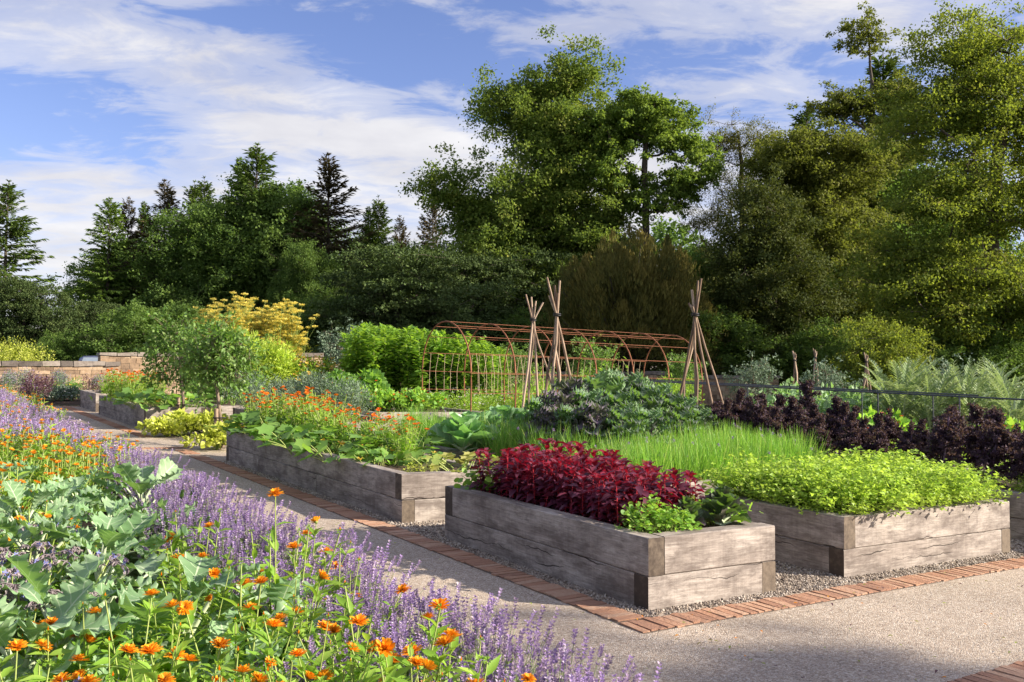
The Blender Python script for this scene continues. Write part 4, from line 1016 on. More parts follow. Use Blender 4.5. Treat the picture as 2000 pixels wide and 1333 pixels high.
# --- conifers
spA = conifer(201, 15, 4.9, 't_spruce', 1.25, .35, .06, .78, needle=.42); spB = conifer(202, 15, 4.6, 't_sprucel', 1.3, .45, .06, .75, needle=.42); spC = conifer(203, 15, 4.7, 't_spruceb', 1.0, .30, .06, .8, needle=.42)
for (px, top, Y, v, wd, lab) in [
    (2, 350, 50, spA, 1.15, 'tall spruce cut by the left edge with open layered branches'),
    (205, 385, 54, spB, 1.0, 'bright spruce with a pale visible trunk, first right of the sky gap'),
    (246, 384, 57, spC, .8, 'narrow brownish spruce just behind the bright spruce'),
    (277, 392, 60, spB, .65, 'very narrow spruce top between two wider spruces'),
    (320, 350, 56, spC, 1.0, 'brown tinged spruce with a forked looking top left of the green trees'),
    (383, 352, 60, spA, .8, 'small dark spruce top left of the tall pair'),
    (402, 345, 61, spA, .8, 'slim spruce top behind the left round green tree'),
    (462, 306, 56, spB, .8, 'left and lower of the tall green pair of spruces'),
    (492, 280, 55, spA, 1.1, 'tallest spruce of the green pair'),
    (587, 352, 60, spB, .8, 'spruce tip just left of the solitary dark spruce'),
    (640, 298, 54, spC, 1.12, 'solitary open dark spruce with drooping arms'),
    (718, 402, 57, spB, .75, 'light green spruce left of the small paired tops'),
    (742, 382, 57, spA, .75, 'pointed spruce right of the solitary dark spruce'),
    (781, 420, 59, spC, .7, 'low spruce between the dark spruces and the oak'),
    (845, 345, 62, spC, .55, 'thin sparse brown conifer at the left edge of the oak'),
    (1742, 95, 60, spA, .9, 'dark conifer behind the dead topped tree'),
    (1585, 195, 64, spA, .8, 'dark conifer tip behind the golden beech'),
    (130, 560, 66, spA, .8, 'low dark spruce in the sky gap on the left')]:
    H_ = hgt(top, Y, px); s = H_ / 15.; w_ = s * wd if s > .6 else s * 1.3 * wd
    put_tree(v, 'spruce_tree', lab, px, Y, (w_, w_, s), px * .37, 'conifers of the dark wood')
# --- evergreens and shrubs at the wood's edge
ced = broadleaf(109, [(0, 0, 0), (0, 0, 2), (0, 0, 5)], .3, [(0, 0, 4.6, 2.6, 2.4, 1.5, 22), (-1.6, 0, 3.2, 2.6, 2.2, 1.5, 18), (1.8, 0, 3.2, 2.6, 2.2, 1.5, 18), (0, -.5, 1.6, 4.0, 3, 1.4, 30)], 210, .45, 80000, .11, 't_cedar', KITEB, .45, 0, 'bark', .01, .35)
for (px, top, Y, sx, lab) in [(775, 478, 44, 1.05, 'dark blue green layered evergreen behind the tall leafy hedge block'), (890, 500, 47, 1.0, 'dark evergreen bush below the left side of the oak'),
                              (45, 540, 47, .85, 'dark evergreen mass under the leftmost spruce'), (190, 585, 49, .8, 'dark evergreen behind the parked car'), (1010, 490, 50, 1.1, 'dark evergreen below the oak trunk'), (1880, 520, 46, 1.1, 'dark evergreen behind the low limbs of the lime')]:
    s = hgt(top, Y, px) / 6.0; put_tree(ced, 'evergreen_tree', lab, px, Y, (s * sx, s * sx, s), px * .21)
yw = yew(110, 3.0, 5.2, 78000, size=.2)
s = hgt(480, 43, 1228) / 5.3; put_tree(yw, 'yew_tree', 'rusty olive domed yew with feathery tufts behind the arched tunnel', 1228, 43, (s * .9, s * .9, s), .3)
shr = broadleaf(111, [(0, 0, 0), (0, 0, 1), (0, 0, 2.4)], .09, [(0, 0, 2.6, 1.3, 1.3, .9, 20), (-.9, 0, 1.6, 1.2, 1.2, .9, 18), (.9, 0, 1.6, 1.2, 1.2, .9, 18), (0, 0, .8, 1.7, 1.4, .8, 22)], 120, .28, 40000, .075, 't_lime', KITEB, .8, 0, 'bark', .006, .4)
shd = [shr[0], shr[1]]
s = hgt(603, 33, 1728) / 3.6; put_tree(shr, 'leafy_shrub', 'sunlit yellow green rounded shrub in front of the dark wood on the right', 1728, 33, (s * 1.05, s, s), 1.1, cat='shrub')
shm = broadleaf(112, [(0, 0, 0), (0, 0, 1), (0, 0, 2.4)], .09, [(0, 0, 2.6, 1.3, 1.3, .9, 20), (-.9, 0, 1.6, 1.2, 1.2, .9, 18), (.9, 0, 1.6, 1.2, 1.2, .9, 18), (0, 0, .8, 1.7, 1.4, .8, 22)], 120, .28, 36000, .08, 't_maple', KITEB, .8, 0, 'bark', .006, .4)
for (px, top, Y, sx, lab) in [(118, 642, 43, 1.1, 'rounded green shrub with reddish tips behind the parked car'), (280, 585, 44, 1.3, 'loose olive green shrub at the foot of the conifers behind the left young tree'), (370, 590, 46, 1.2, 'olive shrub behind the fennel'),
                              (600, 570, 46, 1.3, 'mid green shrub behind the stepped wall'), (520, 600, 47, 1.1, 'dark shrub behind the fennel flowers'), (870, 590, 45, 1.2, 'dark shrub above the first tunnel arch'),
                              (1010, 600, 44, 1.2, 'dark shrub behind the smallest wigwam'), (1400, 600, 43, 1.3, 'dark shrub behind the right wigwam'), (1600, 620, 42, 1.2, 'dark shrub at the foot of the beech'), (1460, 630, 45, 1.1, 'low dark shrub behind the end of the wall'), (1930, 620, 37, 1.2, 'green shrub under the lime at the right edge'), (1830, 650, 36, .9, 'small green shrub beside the lime trunk')]:
    s = hgt(top, Y, px) / 3.6; put_tree(shm, 'woodland_shrub', lab, px, Y, (s * sx, s * sx, s), px * .17, cat='shrub')
# far wood closing the horizon
fw = MB(); rng = np.random.default_rng(5)
kk = 150000; xw = rng.uniform(-75, 75, kk); zt = 7.5 + 2.2 * np.sin(xw * .21) + 1.5 * np.sin(xw * .53 + 1) + np.where(xw > 12, 3.5, 0) + np.where((xw > -27) & (xw <= 12), 2.2, 0) - np.where(xw < -29, 2.2, 0)
P = np.stack([xw, 74 + 5 * rng.random(kk) + 1.8 * np.sin(xw * .7), rng.random(kk) ** .8 * zt], -1)
fw.stamp(LEAF, basis(rdir(kk), rdir(kk) + [0, -.4, .6], rng.uniform(.3, .65, kk)), P, np.clip(rng.normal(.4, .2, kk) + .15 * np.sin(xw * 1.3), 0, 1))
o = ob('far_woodland', fw.mesh('far_woodland', M['t_maple'])); o['kind'] = 'stuff'
# trees standing beyond the right edge whose crowns dapple the path
ptr = broadleaf(113, [(0, 0, 0), (.1, 0, 4), (0, 0, 8), (.1, 0, 10.6)], .13, [(.2, 0, 10.3, 1.4, .45, .9, 14), (1.4, .1, 9.2, 1.6, .5, .7, 10), (-.6, 0, 8.2, 1.6, .5, .8, 9)], 30, .24, 5200, .12, 't_oak', KITEB, .3, 0, 'bark', .008, .8)
place(ptr, 'path_tree', 'airy narrow tree beyond the right edge that dapples the gravel path', 'tree', 24.6, .9, float(gz(24.2)), .0, (1.25, .95, 1.13))

# ---------------------------------------------------------------- walls
def wall(label, P0, P1, ztop, th=.42, cope=.15, rise=.13, stone='stone', name='stone_wall'):
    mb, cp, mo = MB(), MB(), MB()
    x0, x1 = P0[0], P1[0]; zb = float(min(gz(x0), gz(x1))) - .1; h = ztop - zb; L_ = math.hypot(P1[0] - P0[0], P1[1] - P0[1])
    t = thing(name, label, 'wall', (P0[0], P0[1], zb), math.atan2(P1[1] - P0[1], P1[0] - P0[0]))
    mo.box((.012, .02, 0), (L_ - .012, th - .02, h - cope - .01)); ob('mortar', mo.mesh('mortar', M['mortar'], False), t)
    z = 0.
    while z < h - cope - .05:
        hh = min(rng.uniform(.8, 1.15) * rise, h - cope - z); x = 0.
        while x < L_:
            w = min(rng.uniform(.14, .50), L_ - x)
            if L_ - x - w < .1: w = L_ - x
            for yy in (0, th - .12): mb.box((x + .006, yy + rng.normal(0, .006), z + .006), (x + w - .006, yy + .12, z + hh - .006), 0, rng.random(), .005)
            if x == 0 or x + w >= L_ - .01: mb.box((x + .006 if x else -.003, .11, z + .006), (x + w - .006 if x == 0 else L_ + .004, th - .11, z + hh - .006), 0, rng.random(), .004)
            x += w
        z += hh
    x = -.03
    while x < L_:
        w = min(rng.uniform(.35, .75), L_ + .03 - x); cp.box((x + .006, -.05, h - cope), (x + w - .006, th + .05, h + rng.normal(0, .008)), 0, rng.random(), .011); x += w
    ob('stonework', mb.mesh('stonework', M[stone], False), t); ob('coping', cp.mesh('coping', M['coping'], False), t)
    return t
rng = np.random.default_rng(77)
def hit(px, P, d): q = (px - CX) / F; t = (q * P[1] - P[0]) / (d[0] - q * d[1]); return (P[0] + d[0] * t, P[1] + d[1] * t)
Wa = (at(234, 29.), 29.); Wb = (at(196, 31.), 31.); d2 = (.966, .259)
def lw(a, b, base, d, top, lab, **k):
    p, q = hit(a, base, d), hit(b, base, d); wall(lab, p, q, zat(top, (p[1] + q[1]) / 2), **k)
lw(-90, 234, Wa, DR, 706, 'long low rubble wall with dark rounded coping at the left edge', cope=.15, rise=.14)
lw(196, 345, Wb, DR, 689, 'taller stone wall behind the end of the low rubble wall', th=.5, cope=.12, rise=.17)
lw(345.6, 566, Wb, DR, 698, 'stone wall hidden mostly by fennel, continuing behind the young trees', th=.45, cope=.12, rise=.17)
lw(566.6, 630, Wb, DR, 690, 'tall stone pier of the stepped wall between fennel and leafy hedge block', th=.55, cope=.14, rise=.16)
Wc = hit(631, Wb, DR)
lw(631.2, 760, Wc, d2, 712, 'lower step of the stone wall right of the tall pier', th=.5, cope=.14, rise=.16)
lw(760.6, 1300, Wc, d2, 727, 'low stone wall running behind the rusty tunnel', th=.5, cope=.13, rise=.16)
lw(1300.6, 1521, Wc, d2, 734, 'end of the low stone wall right of the tunnel', th=.5, cope=.13, rise=.16)

# ---------------------------------------------------------------- parked car (only its roof and glass clear the wall)
def car():
    x0, Y = at(145, 38), 38.; g = .42; t = thing('parked_car', 'blue grey car whose roof shows above the low wall', 'car', (x0, Y, g))
    H_ = zat(695, 38.) - g
    pm = plain('car_paint', G(.16, .18, .26), G(.19, .21, .29), .3, 3, 0, .5); gm = plain('car_glass', G(.25, .32, .40), G(.45, .52, .6), .08, 1, 0, 0., .8); bk = M['tie']
    prof = [(-.55, .35), (-.62, .62), (-.45, .80), (.0, .86), (.14, H_ - .10), (.30, H_ - .01), (1.6, H_), (2.4, H_ - .05), (3.1, .90), (3.6, .84), (3.75, .6), (3.7, .35)]
    mb = MB(); n = len(prof); ys = [(0, .12), (.06, 0), (1.64, 0), (1.70, .12)]
    V = []
    for (yy, ins) in ys:
        for (px_, pz) in prof: V.append((px_ + (ins * .5 if px_ < 1.5 else -ins * .5), yy + (.14 if pz > .9 and yy < 1 else -.14 if pz > .9 else 0), pz - ins * .25))
    F_ = [[r * n + i, r * n + i + 1, (r + 1) * n + i + 1, (r + 1) * n + i] for r in range(3) for i in range(n - 1)]
    mb.add(V, F_); c0 = [np.mean([V[i] for i in range(n)], 0), np.mean([V[3 * n + i] for i in range(n)], 0)]
    for e, c in ((0, c0[0]), (3, c0[1])): mb.add([V[e * n + i] for i in range(n)] + [tuple(c)], [[i, (i + 1) % n, n] for i in range(n)])
    ob('body', mb.mesh('car_body', pm), t)
    w = MB(); w.add([(.03, .17, .88), (.03, 1.53, .88), (.165, 1.46, H_ - .10), (.165, .24, H_ - .10)], [[0, 1, 2, 3]]); w.V[-1] += [-.012, 0, .006]; ob('windscreen', w.mesh('windscreen', gm), t)
    w = MB(); w.add([(.22, -.01, .9), (2.9, -.01, .9), (2.35, .09, H_ - .09), (.34, .09, H_ - .07)], [[0, 1, 2, 3]]); ob('side_window', w.mesh('side_window', gm), t)
    for wx in (.35, 3.0):
        for wy in (.02, 1.5):
            w = MB(); w.tube([(wx, wy, .33), (wx, wy + .2, .33)], .33, 18, .5, 0, True); wh = ob('wheel', w.mesh('wheel', bk), t)
car()

# ---------------------------------------------------------------- rusty arched tunnel
def tunnel():
    c0 = np.array([-1.40, 19.5]); W, HA, pitch = 1.02, 2.30, 1.075
    t = thing('arched_tunnel', 'rusty iron arched tunnel of seven hoops with strings along both sides', 'garden arch', (c0[0], c0[1], float(gz(c0[0]))))
    def prof(q):            # q 0..1 over the hoop
        L1 = 1.15; tot = 2 * L1 + PI * 1.1; s = q * tot
        if s < L1: return (-W * (1.0 + .03 * s), s)
        if s > tot - L1: return (W * (1. + .03 * (tot - s)), tot - s)
        a = (s - L1) / (PI * 1.1) * PI; return (-W * 1.034 * math.cos(a), L1 + (HA - L1) * math.sin(a) ** .92)
    def wp(k, c, z):        # along, across, up -> local
        p = DR * k + DL * (-c); x = p[0] + c0[0]; return (p[0], p[1], z + float(gz(x)) - float(gz(c0[0])))
    for i in range(7):
        mb = MB(); mb.tube([wp(i * pitch, *prof(q)) for q in np.linspace(0, 1, 33)], .0155, 7); ob('hoop', mb.mesh('hoop', M['rust']), t)
    def cross(z):           # half width of the hoop at height z
        for q in np.linspace(0, .5, 400):
            c, zz = prof(q)
            if zz >= z: return -c
        return 0.
    for z, sides in ((.83, 1), (1.23, 1), (1.63, 1), (1.98, 1), (2.2, 1)):
        c = cross(z)
        for sg in (-1, 1):
            mb = MB(); mb.tube([wp(k, sg * c, z) for k in np.linspace(-.02, 6 * pitch + .02, 9)], .006, 5); ob('rail', mb.mesh('rail', M['rust']), t)
    mb = MB(); mb.tube([wp(k, 0, HA) for k in np.linspace(-.02, 6 * pitch + .02, 9)], .006, 5); ob('rail', mb.mesh('rail', M['rust']), t)
    for i in range(6):
        for sg in (-1, 1):
            for j in range(5 if (sg < 0 or i < 2) else 0):
                k = (i + (j + 1) / 6.) * pitch; mb = MB()
                mb.tube([wp(k + rng.normal(0, .01), sg * cross(z), z) for z in (.80, 1.23, 1.63)], .004, 4); ob('string', mb.mesh('string', M['string']), t)
    return wp, cross, c0
wp, cross, c0 = tunnel()
def tun_world(k, c, z): p = wp(k, c, z); return (p[0], p[1], p[2])
for i, (k0, sg, zt_, lab) in enumerate([(1.7, -1, 1.5, 'young bean vine climbing the tunnel left of the tall wigwam'), (4.6, -1, 2.2, 'bean vine reaching the roof of the tunnel near its right end'), (5.2, -1, 2.1, 'light green bean vine on the last bay of the tunnel'), (3.3, -1, 1.3, 'low bean vine behind the tall wigwam'), (3.9, 1, 1.6, 'bean vine on the far side of the tunnel'), (5.7, -1, 1.1, 'low bean vine at the right end of the tunnel')]):
    pts = []
    for q in np.linspace(0, 1, 9):
        z = .05 + zt_ * q; c = cross(min(z, 2.28)); pts.append(np.array(wp(k0 + .25 * math.sin(q * 5 + i), sg * -1 * -c if z < 2.28 else 0, z)))
    base = pts[0].copy(); v = vine(300 + i, [p - base for p in pts], 46, .10)
    place(v, 'bean_vine', lab, 'climbing plant', c0[0] + base[0], c0[1] + base[1], float(gz(c0[0])) + base[2], 0., 1., 'beans on the tunnel')

# ---------------------------------------------------------------- pole wigwams
def wigwam(label, px, Y, base_z, tie, tops, feet, r=.021, cat='plant support'):
    """tie: (px,py); tops and feet: photo rows/columns turned into metres at this distance, with depth offsets"""
    x0 = at(px, Y); t = thing('pole_wigwam', label, cat, (x0, Y, base_z))
    tx, tz = at(tie[0], Y) - x0, zat(tie[1], Y) - base_z
    for (fp, fd), (tp_, tr_, td) in zip(feet, tops):
        f = np.array([at(fp, Y) - x0, fd, 0.]); e = np.array([at(tp_, Y) - x0, td, zat(tr_, Y) - base_z]); m = np.array([tx + .3 * (e[0] - tx) * .3, td * .1 + rng.normal(0, .012), tz])
        L_ = [f + (m - f) * q for q in (0, .25, .5, .75)] + [m, (m + e) / 2, e]
        L_ = np.array(L_); L_[1:4] += rng.normal(0, .018, (3, 3)) * [1, 1, .2]
        L_[0, 2] = -.1
        mb = MB(); mb.tube(L_, np.linspace(1.15, .72, 7) * r * rng.uniform(.85, 1.15), 7, rng.random(), 0, True); ob('pole', mb.mesh('pole', M['pole']), t)
    mb = MB(); an = np.linspace(0, 6.283, 15); 
    for dz in (-.012, .012): mb.tube(np.stack([tx + .052 * np.cos(an), .05 * np.sin(an), tz + dz + .004 * np.sin(an * 2)], -1), .009, 5)
    ob('tie', mb.mesh('tie', M['tie']), t)
rng = np.random.default_rng(9)
wigwam('tall wigwam of rough poles on the right, nearest the purple kale', 1372, 13., zat(868, 13.), (1358, 615), [(1369, 545, -.05), (1353, 566, .05), (1347, 592, .06), (1352, 600, -.04), (1365, 548, .03), (1349, 596, 0)],
       [(1314, .35), (1330, .45), (1352, -.35), (1395, -.3), (1437, 0), (1372, .5)])
wigwam('tallest left wigwam of rough poles in front of the rusty tunnel', 1088, 13.5, zat(842, 13.5), (1088, 615), [(1068, 543, -.08), (1084, 557, .08), (1094, 548, .05), (1072, 578, -.04), (1090, 573, 0)],
       [(1136, .2), (1049, -.1), (1068, -.3), (1094, -.1), (1101, .35)])
wigwam('smaller wigwam with splayed pole tips, leftmost of the three', 1041, 16., zat(815, 16.), (1041, 625), [(1027, 576, -.06), (1038, 580, .05), (1047, 588, .05), (1061, 591, 0)],
       [(1094, .1), (1017, -.2), (1032, .3), (1052, .3)])
for (px, Y_, top, lab) in [(1552, 27., 686, 'distant dark wigwam just right of the end of the stone wall'), (1592, 29., 681, 'distant wigwam half hidden by a small bush'), (1692, 26., 689, 'distant wigwam of many thin poles left of the silvery cardoons')]:
    wigwam(lab, px, Y_, float(gz(at(px, Y_))) + .3, (px, top + 18), [(px - 3, top, .05), (px + 2, top + 6, -.04), (px + 4, top + 10, .04), (px, top + 3, 0)], [(px + 13, .2), (px - 12, -.1), (px - 5, .4), (px + 6, -.3)], .024)

# ---------------------------------------------------------------- handrail
def rail(label, u, v0, v1, hh):
    x, y = uv(u, v0); t = thing('handrail', label, 'railing', (x, y, float(gz(x)))); mb = MB(); z0 = float(gz(x))
    pts = []
    for v in np.linspace(v0, v1, 12): a, b = uv(u, v); pts.append((a - x, b - y, hh + float(gz(a)) - z0))
    mb.tube(pts, .010, 7); ob('top_rail', mb.mesh('top_rail', M['railm']), t)
    for v in np.arange(v0 + .6, v1, 1.05): a, b = uv(u, v); mb = MB(); g = float(gz(a)) - z0; mb.tube([(a - x, b - y, g), (a - x, b - y, g + hh)], .009, 6); ob('post', mb.mesh('post', M['railm']), t)
rail('dark thin metal handrail above the purple kale', 6.35, .2, 7.5, 1.235)
rail('second parallel metal handrail just behind the first', 7.35, 2.2, 9.0, 1.24)

# ---------------------------------------------------------------- planting
SO = .37                                          # soil level inside the beds
def inbed(u, v): x, y = uv(u, v); return x, y, float(gz(x)) + SO - .015
BS = .05                                          # soil level of the long border
LAVN = [lavender(401 + i, True) for i in range(4)]; LAVF = [lavender(411 + i, False) for i in range(3)]
rnd = random.Random(3)
rows = [(-1.93, -3.0, 21.6), (-2.28, -3.2, 2.2), (-2.25, 8., 21.6), (-2.6, 8.4, 15.), (-3.0, 8.8, 14.), (-3.4, 9.5, 13.5), (-2.62, -3.3, -1.2)]
for (u, v0, v1) in rows:
    v = v0
    while v < v1:
        x, y = uv(u + rnd.uniform(-.06, .06), v); near = y < 8.5
        place(rnd.choice(LAVN if near else LAVF), 'lavender_plant', 'bushy purple lavender plant edging the gravel path', 'lavender', x, y, float(gz(x)) + BS - .02, None, rnd.uniform(.88, 1.12), 'lavender plants along the path')
        v += .33 if near else .40
MGN = [marigold(421 + i, 1, 3 + i % 2, .58) for i in range(5)]
MGF = [marigold(431 + i, 0, 12, .50) for i in range(4)]
MGD = [marigold(441 + i, 0, 15, .60, 'd', .2) for i in range(4)]
MGT = [marigold(451, 1, 2, .80)]; MGG = [marigold(453 + i, 1, 1, .42) for i in range(2)]
def mg(var, pts, lab, grp, h=None, s=(.9, 1.12), dz=BS):
    for (px, Y) in pts:
        x = at(px, Y); place(rnd.choice(var), 'marigold_plant', lab, 'marigold', x, Y, float(gz(x)) + dz - .01, None, rnd.uniform(*s), grp)
mg(MGN, [(190, 3.05), (110, 2.9), (300, 2.95), (235, 2.7), (350, 3.2), (470, 3.15), (545, 3.35), (630, 3.4), (330, 2.55), (735, 2.55), (840, 2.62), (690, 2.4), (900, 2.8), (560, 2.7), (430, 2.5), (640, 2.75), (800, 2.35), (480, 3.75), (660, 3.9), (590, 4.3), (30, 3.0), (20, 2.4), (760, 2.9), (520, 2.4), (380, 4.1), (600, 2.3), (850, 2.4)],
   'calendula plant with large orange daisy flowers close to the bottom edge of the border', 'calendulas in the near border')
mg(MGG, [(70, 2.6), (160, 2.5), (270, 2.4), (390, 2.75), (500, 2.8), (610, 2.5), (700, 2.9), (400, 2.3), (250, 3.3), (100, 3.5), (420, 3.5), (560, 3.8), (20, 5.0), (140, 4.6), (340, 4.9), (460, 4.6), (240, 2.2), (460, 2.15), (120, 2.1), (560, 2.1), (340, 2.1), (700, 2.15), (60, 2.35), (180, 2.3), (310, 2.25), (440, 2.3), (620, 2.25), (780, 2.2), (10, 2.2), (520, 2.55), (350, 2.7), (650, 2.5)], 'leafy calendula plant almost without flowers between its orange neighbours', 'budding calendulas in the near border')
mg(MGT, [(545, 3.75)], 'single tall calendula standing above the lavender near the middle', None)
mg(MGF, [(15, 7.6), (60, 8.2), (20, 9.0), (75, 9.4), (120, 8.6), (165, 8.9), (205, 9.4), (150, 9.9), (95, 10.3), (45, 10.4), (10, 10.8), (225, 9.9), (130, 8.0), (185, 8.3), (30, 6.5), (100, 7.5), (170, 7.7), (240, 8.6), (70, 5.2), (10, 6.0)],
   'calendula plant full of orange flowers between the kale and the lavender', 'calendulas in the middle of the border')
mg(MGF, [(5, 17.), (30, 16.), (62, 17.2), (85, 16.2), (50, 18.5), (20, 19.), (100, 15.2), (75, 14.4), (45, 14.2), (12, 14.5), (8, 12.6), (35, 12.), (2, 21.)],
   'orange calendula plant in the far left part of the border', 'calendulas at the far left')
KL = [kale_plant(461 + i) for i in range(4)]
for i, (px, Y, s, lab) in enumerate([(280, 6.6, 1.15, 'big blue green kale beside the lavender, largest of the border kales'), (120, 6.2, 1.0, 'blue green kale with wavy leaves left of the largest one'), (205, 5.5, 1.0, 'kale in front of the two big ones, with thick pale stalks'), (30, 5.7, 1.0, 'kale at the left edge between orange calendulas'),
      (330, 5.6, .9, 'kale touching the lavender below the largest kale'), (70, 4.5, 1.2, 'kale at the left edge above the borage'), (205, 4.2, 1.25, 'wide leaved kale behind the near orange flowers'), (130, 3.3, 1.2, 'kale with broad veined leaves near the bottom left'), (40, 3.0, 1.1, 'kale with a tall upright leaf at the bottom left edge'),
      (380, 3.5, 1.2, 'kale with a long arching pale stalk left of centre'), (250, 2.9, .85, 'low kale with one large flat leaf among calendulas'), (570, 3.7, .95, 'small kale beside the lavender near centre bottom'), (470, 3.1, .85, 'kale with dark upright leaf behind the bottom calendulas'), (5, 7.4, .95, 'kale cut by the left edge beyond the others'), (410, 4.6, .6, 'small kale at the foot of the lavender'), (160, 6.9, .9, 'kale just in front of the middle calendulas')]):
    x = at(px, Y); place(KL[i % 4], 'kale_plant', lab, 'kale', x, Y, float(gz(x)) + BS, i * 1.9, s, 'kales in the border')
BR = [borage(471 + i) for i in range(3)]
for (px, Y) in [(30, 3.7), (75, 3.6), (5, 4.2), (70, 2.2), (200, 2.15), (400, 2.15), (300, 2.05)]:
    x = at(px, Y); place(rnd.choice(BR), 'borage_plant', 'hairy borage plant with drooping grey purple buds and blue stars', 'borage', x, Y, float(gz(x)) + BS, None, rnd.uniform(1.0, 1.12), 'borage plants in the near border')

# crimson bed
AM = [amaranth(481 + i, .40 + .025 * i) for i in range(6)]
for i in range(17):
    for j in range(8):
        u = .20 + j * .102 + rnd.uniform(-.03, .03); v = .50 + i * .103 + rnd.uniform(-.03, .03)
        if u > .95 or v > 2.28: continue
        x, y, z = inbed(u, v); place(rnd.choice(AM), 'amaranth_plant', 'crimson amaranth with dark purple leaves and red stem in the nearest bed', 'amaranth', x, y, z, None, rnd.uniform(.80, 1.0) * (.90 if 1 < v < 2.1 else .82), 'amaranths filling the nearest bed')
ORE = herb(491, .22, .17, 46, [T_round(7, .05)], 'nast', .026, 12, up=.2); NAS = herb(492, .26, .18, 34, [T_round(9, .06)], 'nast', .045, 5); NAS2 = herb(493, .24, .2, 34, [T_round(9, .06)], 'nast', .04, 6)
for (u, v, s, var, lab, cat) in [(.27, .27, 1.05, ORE, 'light green small leaved herb mound at the near corner of the crimson bed', 'herb'), (.42, .25, .8, ORE, 'smaller green herb tuft right beside the herb mound', 'herb'), (.28, 2.2, 1., NAS, 'pale green nasturtium at the far left end of the crimson bed', 'nasturtium'), (.6, 2.25, .8, NAS2, 'low nasturtium in the back corner of the crimson bed', 'nasturtium'),
                          (.98, .42, .95, NAS, 'pale nasturtium spilling over the right edge of the crimson bed', 'nasturtium'), (.95, .8, .8, NAS2, 'pale nasturtium half hidden behind the crimson leaves', 'nasturtium')]:
    x, y, z = inbed(u, v); place(var, 'nasturtium_plant' if cat != 'herb' else 'herb_plant', lab, cat, x, y, z, None, s)
PK = [cabbage(495, .48, 'pak'), cabbage(496, .44, 'pak')]
for (u, v, s, lab) in [(.86, .23, 1.05, 'dark purple green pak choi in the front right corner of the crimson bed'), (.60, .30, .85, 'dark purple leafed pak choi between herb mound and corner plant')]:
    x, y, z = inbed(u, v); place(PK[0] if u > .7 else PK[1], 'pak_choi', lab, 'leaf vegetable', x, y, z, None, s)
# parsley bed
PA = [herb(501 + i, .36, .2, 44, None, 'parsley', .037, 13) for i in range(3)]
for i in range(7):
    for j in range(12):
        x, y, z = inbed(1.867 + .20 + j * .16 + rnd.uniform(-.02, .02), .046 + .19 + i * .16 + rnd.uniform(-.02, .02))
        place(rnd.choice(PA), 'parsley_plant', 'bright lime green parsley plant in the right front bed', 'parsley', x, y, z, None, rnd.uniform(.72, 1.14) * (1.0 if j else .9), 'parsley filling the right front bed')
# chives, cabbages and kale bed
CH = [chives(511 + i) for i in range(4)]
def tuft(u, v, s=1.): x, y, z = inbed(u, v); place(rnd.choice(CH), 'chive_clump', 'grassy bright green chive clump in the wide bed', 'chives', x, y, z, None, s * rnd.uniform(.9, 1.15), 'chive clumps in the wide bed')
v = 2.1
while v < 3.3:
    u = 1.76
    while u < 4.25: tuft(u + rnd.uniform(-.05, .05), v + rnd.uniform(-.04, .04), 1.1 + .12 * (u > 3)); u += .17
    v += .18
for i in range(40): tuft(1.74 + rnd.random() * .35, 3.3 + rnd.random() * 4.0, 1.2)
for i in range(22): tuft(2.1 + rnd.random() * .6, 3.2 + rnd.random() * 1.1, 1.1)
CB = [cabbage(521 + i, 1.25) for i in range(3)]
for i, (px, Y, s, lab) in enumerate([(905, 10.4, 1.05, 'blue green cabbage leaning over the edge, nearest of the cabbages'), (938, 10.9, 1.1, 'large cabbage behind and right of the nearest one'), (985, 12.6, 1.1, 'bright green cabbage left of the smaller wigwam'), (1030, 12.9, .95, 'cabbage below the smaller wigwam'), (955, 11.7, .95, 'cabbage between the blue ones and the bright one'), (1075, 12.4, .8, 'small cabbage at the foot of the tall left wigwam')]):
    x = at(px, Y); place(CB[i % 3], 'cabbage_plant', lab, 'cabbage', x, Y, float(gz(x)) + SO, i * 2.2, s, 'cabbages in the wide bed')
CK = [curly_kale(531 + i, 1.2, 'curly' if i % 4 > 0 else 'curlyp') for i in range(4)]; CKP = [curly_kale(536, 1.2, 'curlyp')]
for i, (px, Y, s) in enumerate([(1060, 10.6, .85), (1100, 10.2, .95), (1115, 11.3, 1.1), (1150, 10.4, 1.0), (1175, 11.2, 1.2), (1205, 10.3, 1.0), (1225, 11.5, 1.25), (1190, 12.2, 1.2), (1255, 10.7, 1.05), (1285, 11.3, 1.1), (1250, 12.2, 1.1), (1310, 10.9, .95), (1340, 11.5, .9), (1080, 11.6, .9), (1300, 12.2, .9), (1370, 11.2, .75), (1230, 9.9, .8), (1330, 10.3, .75), (1120, 9.7, .8), (1165, 9.5, .85), (1215, 9.3, .8), (1270, 9.6, .8), (1080, 9.9, .75)]):
    x = at(px, Y); pu = px < 1175; place(CKP[0] if pu and i % 3 else CK[1 + i % 3], 'curly_kale', 'curly kale in the leafy mass at the centre of the wide bed', 'kale', x, Y, float(gz(x)) + SO, i * 2.1, s * 1.12, 'curly kales in the wide bed')
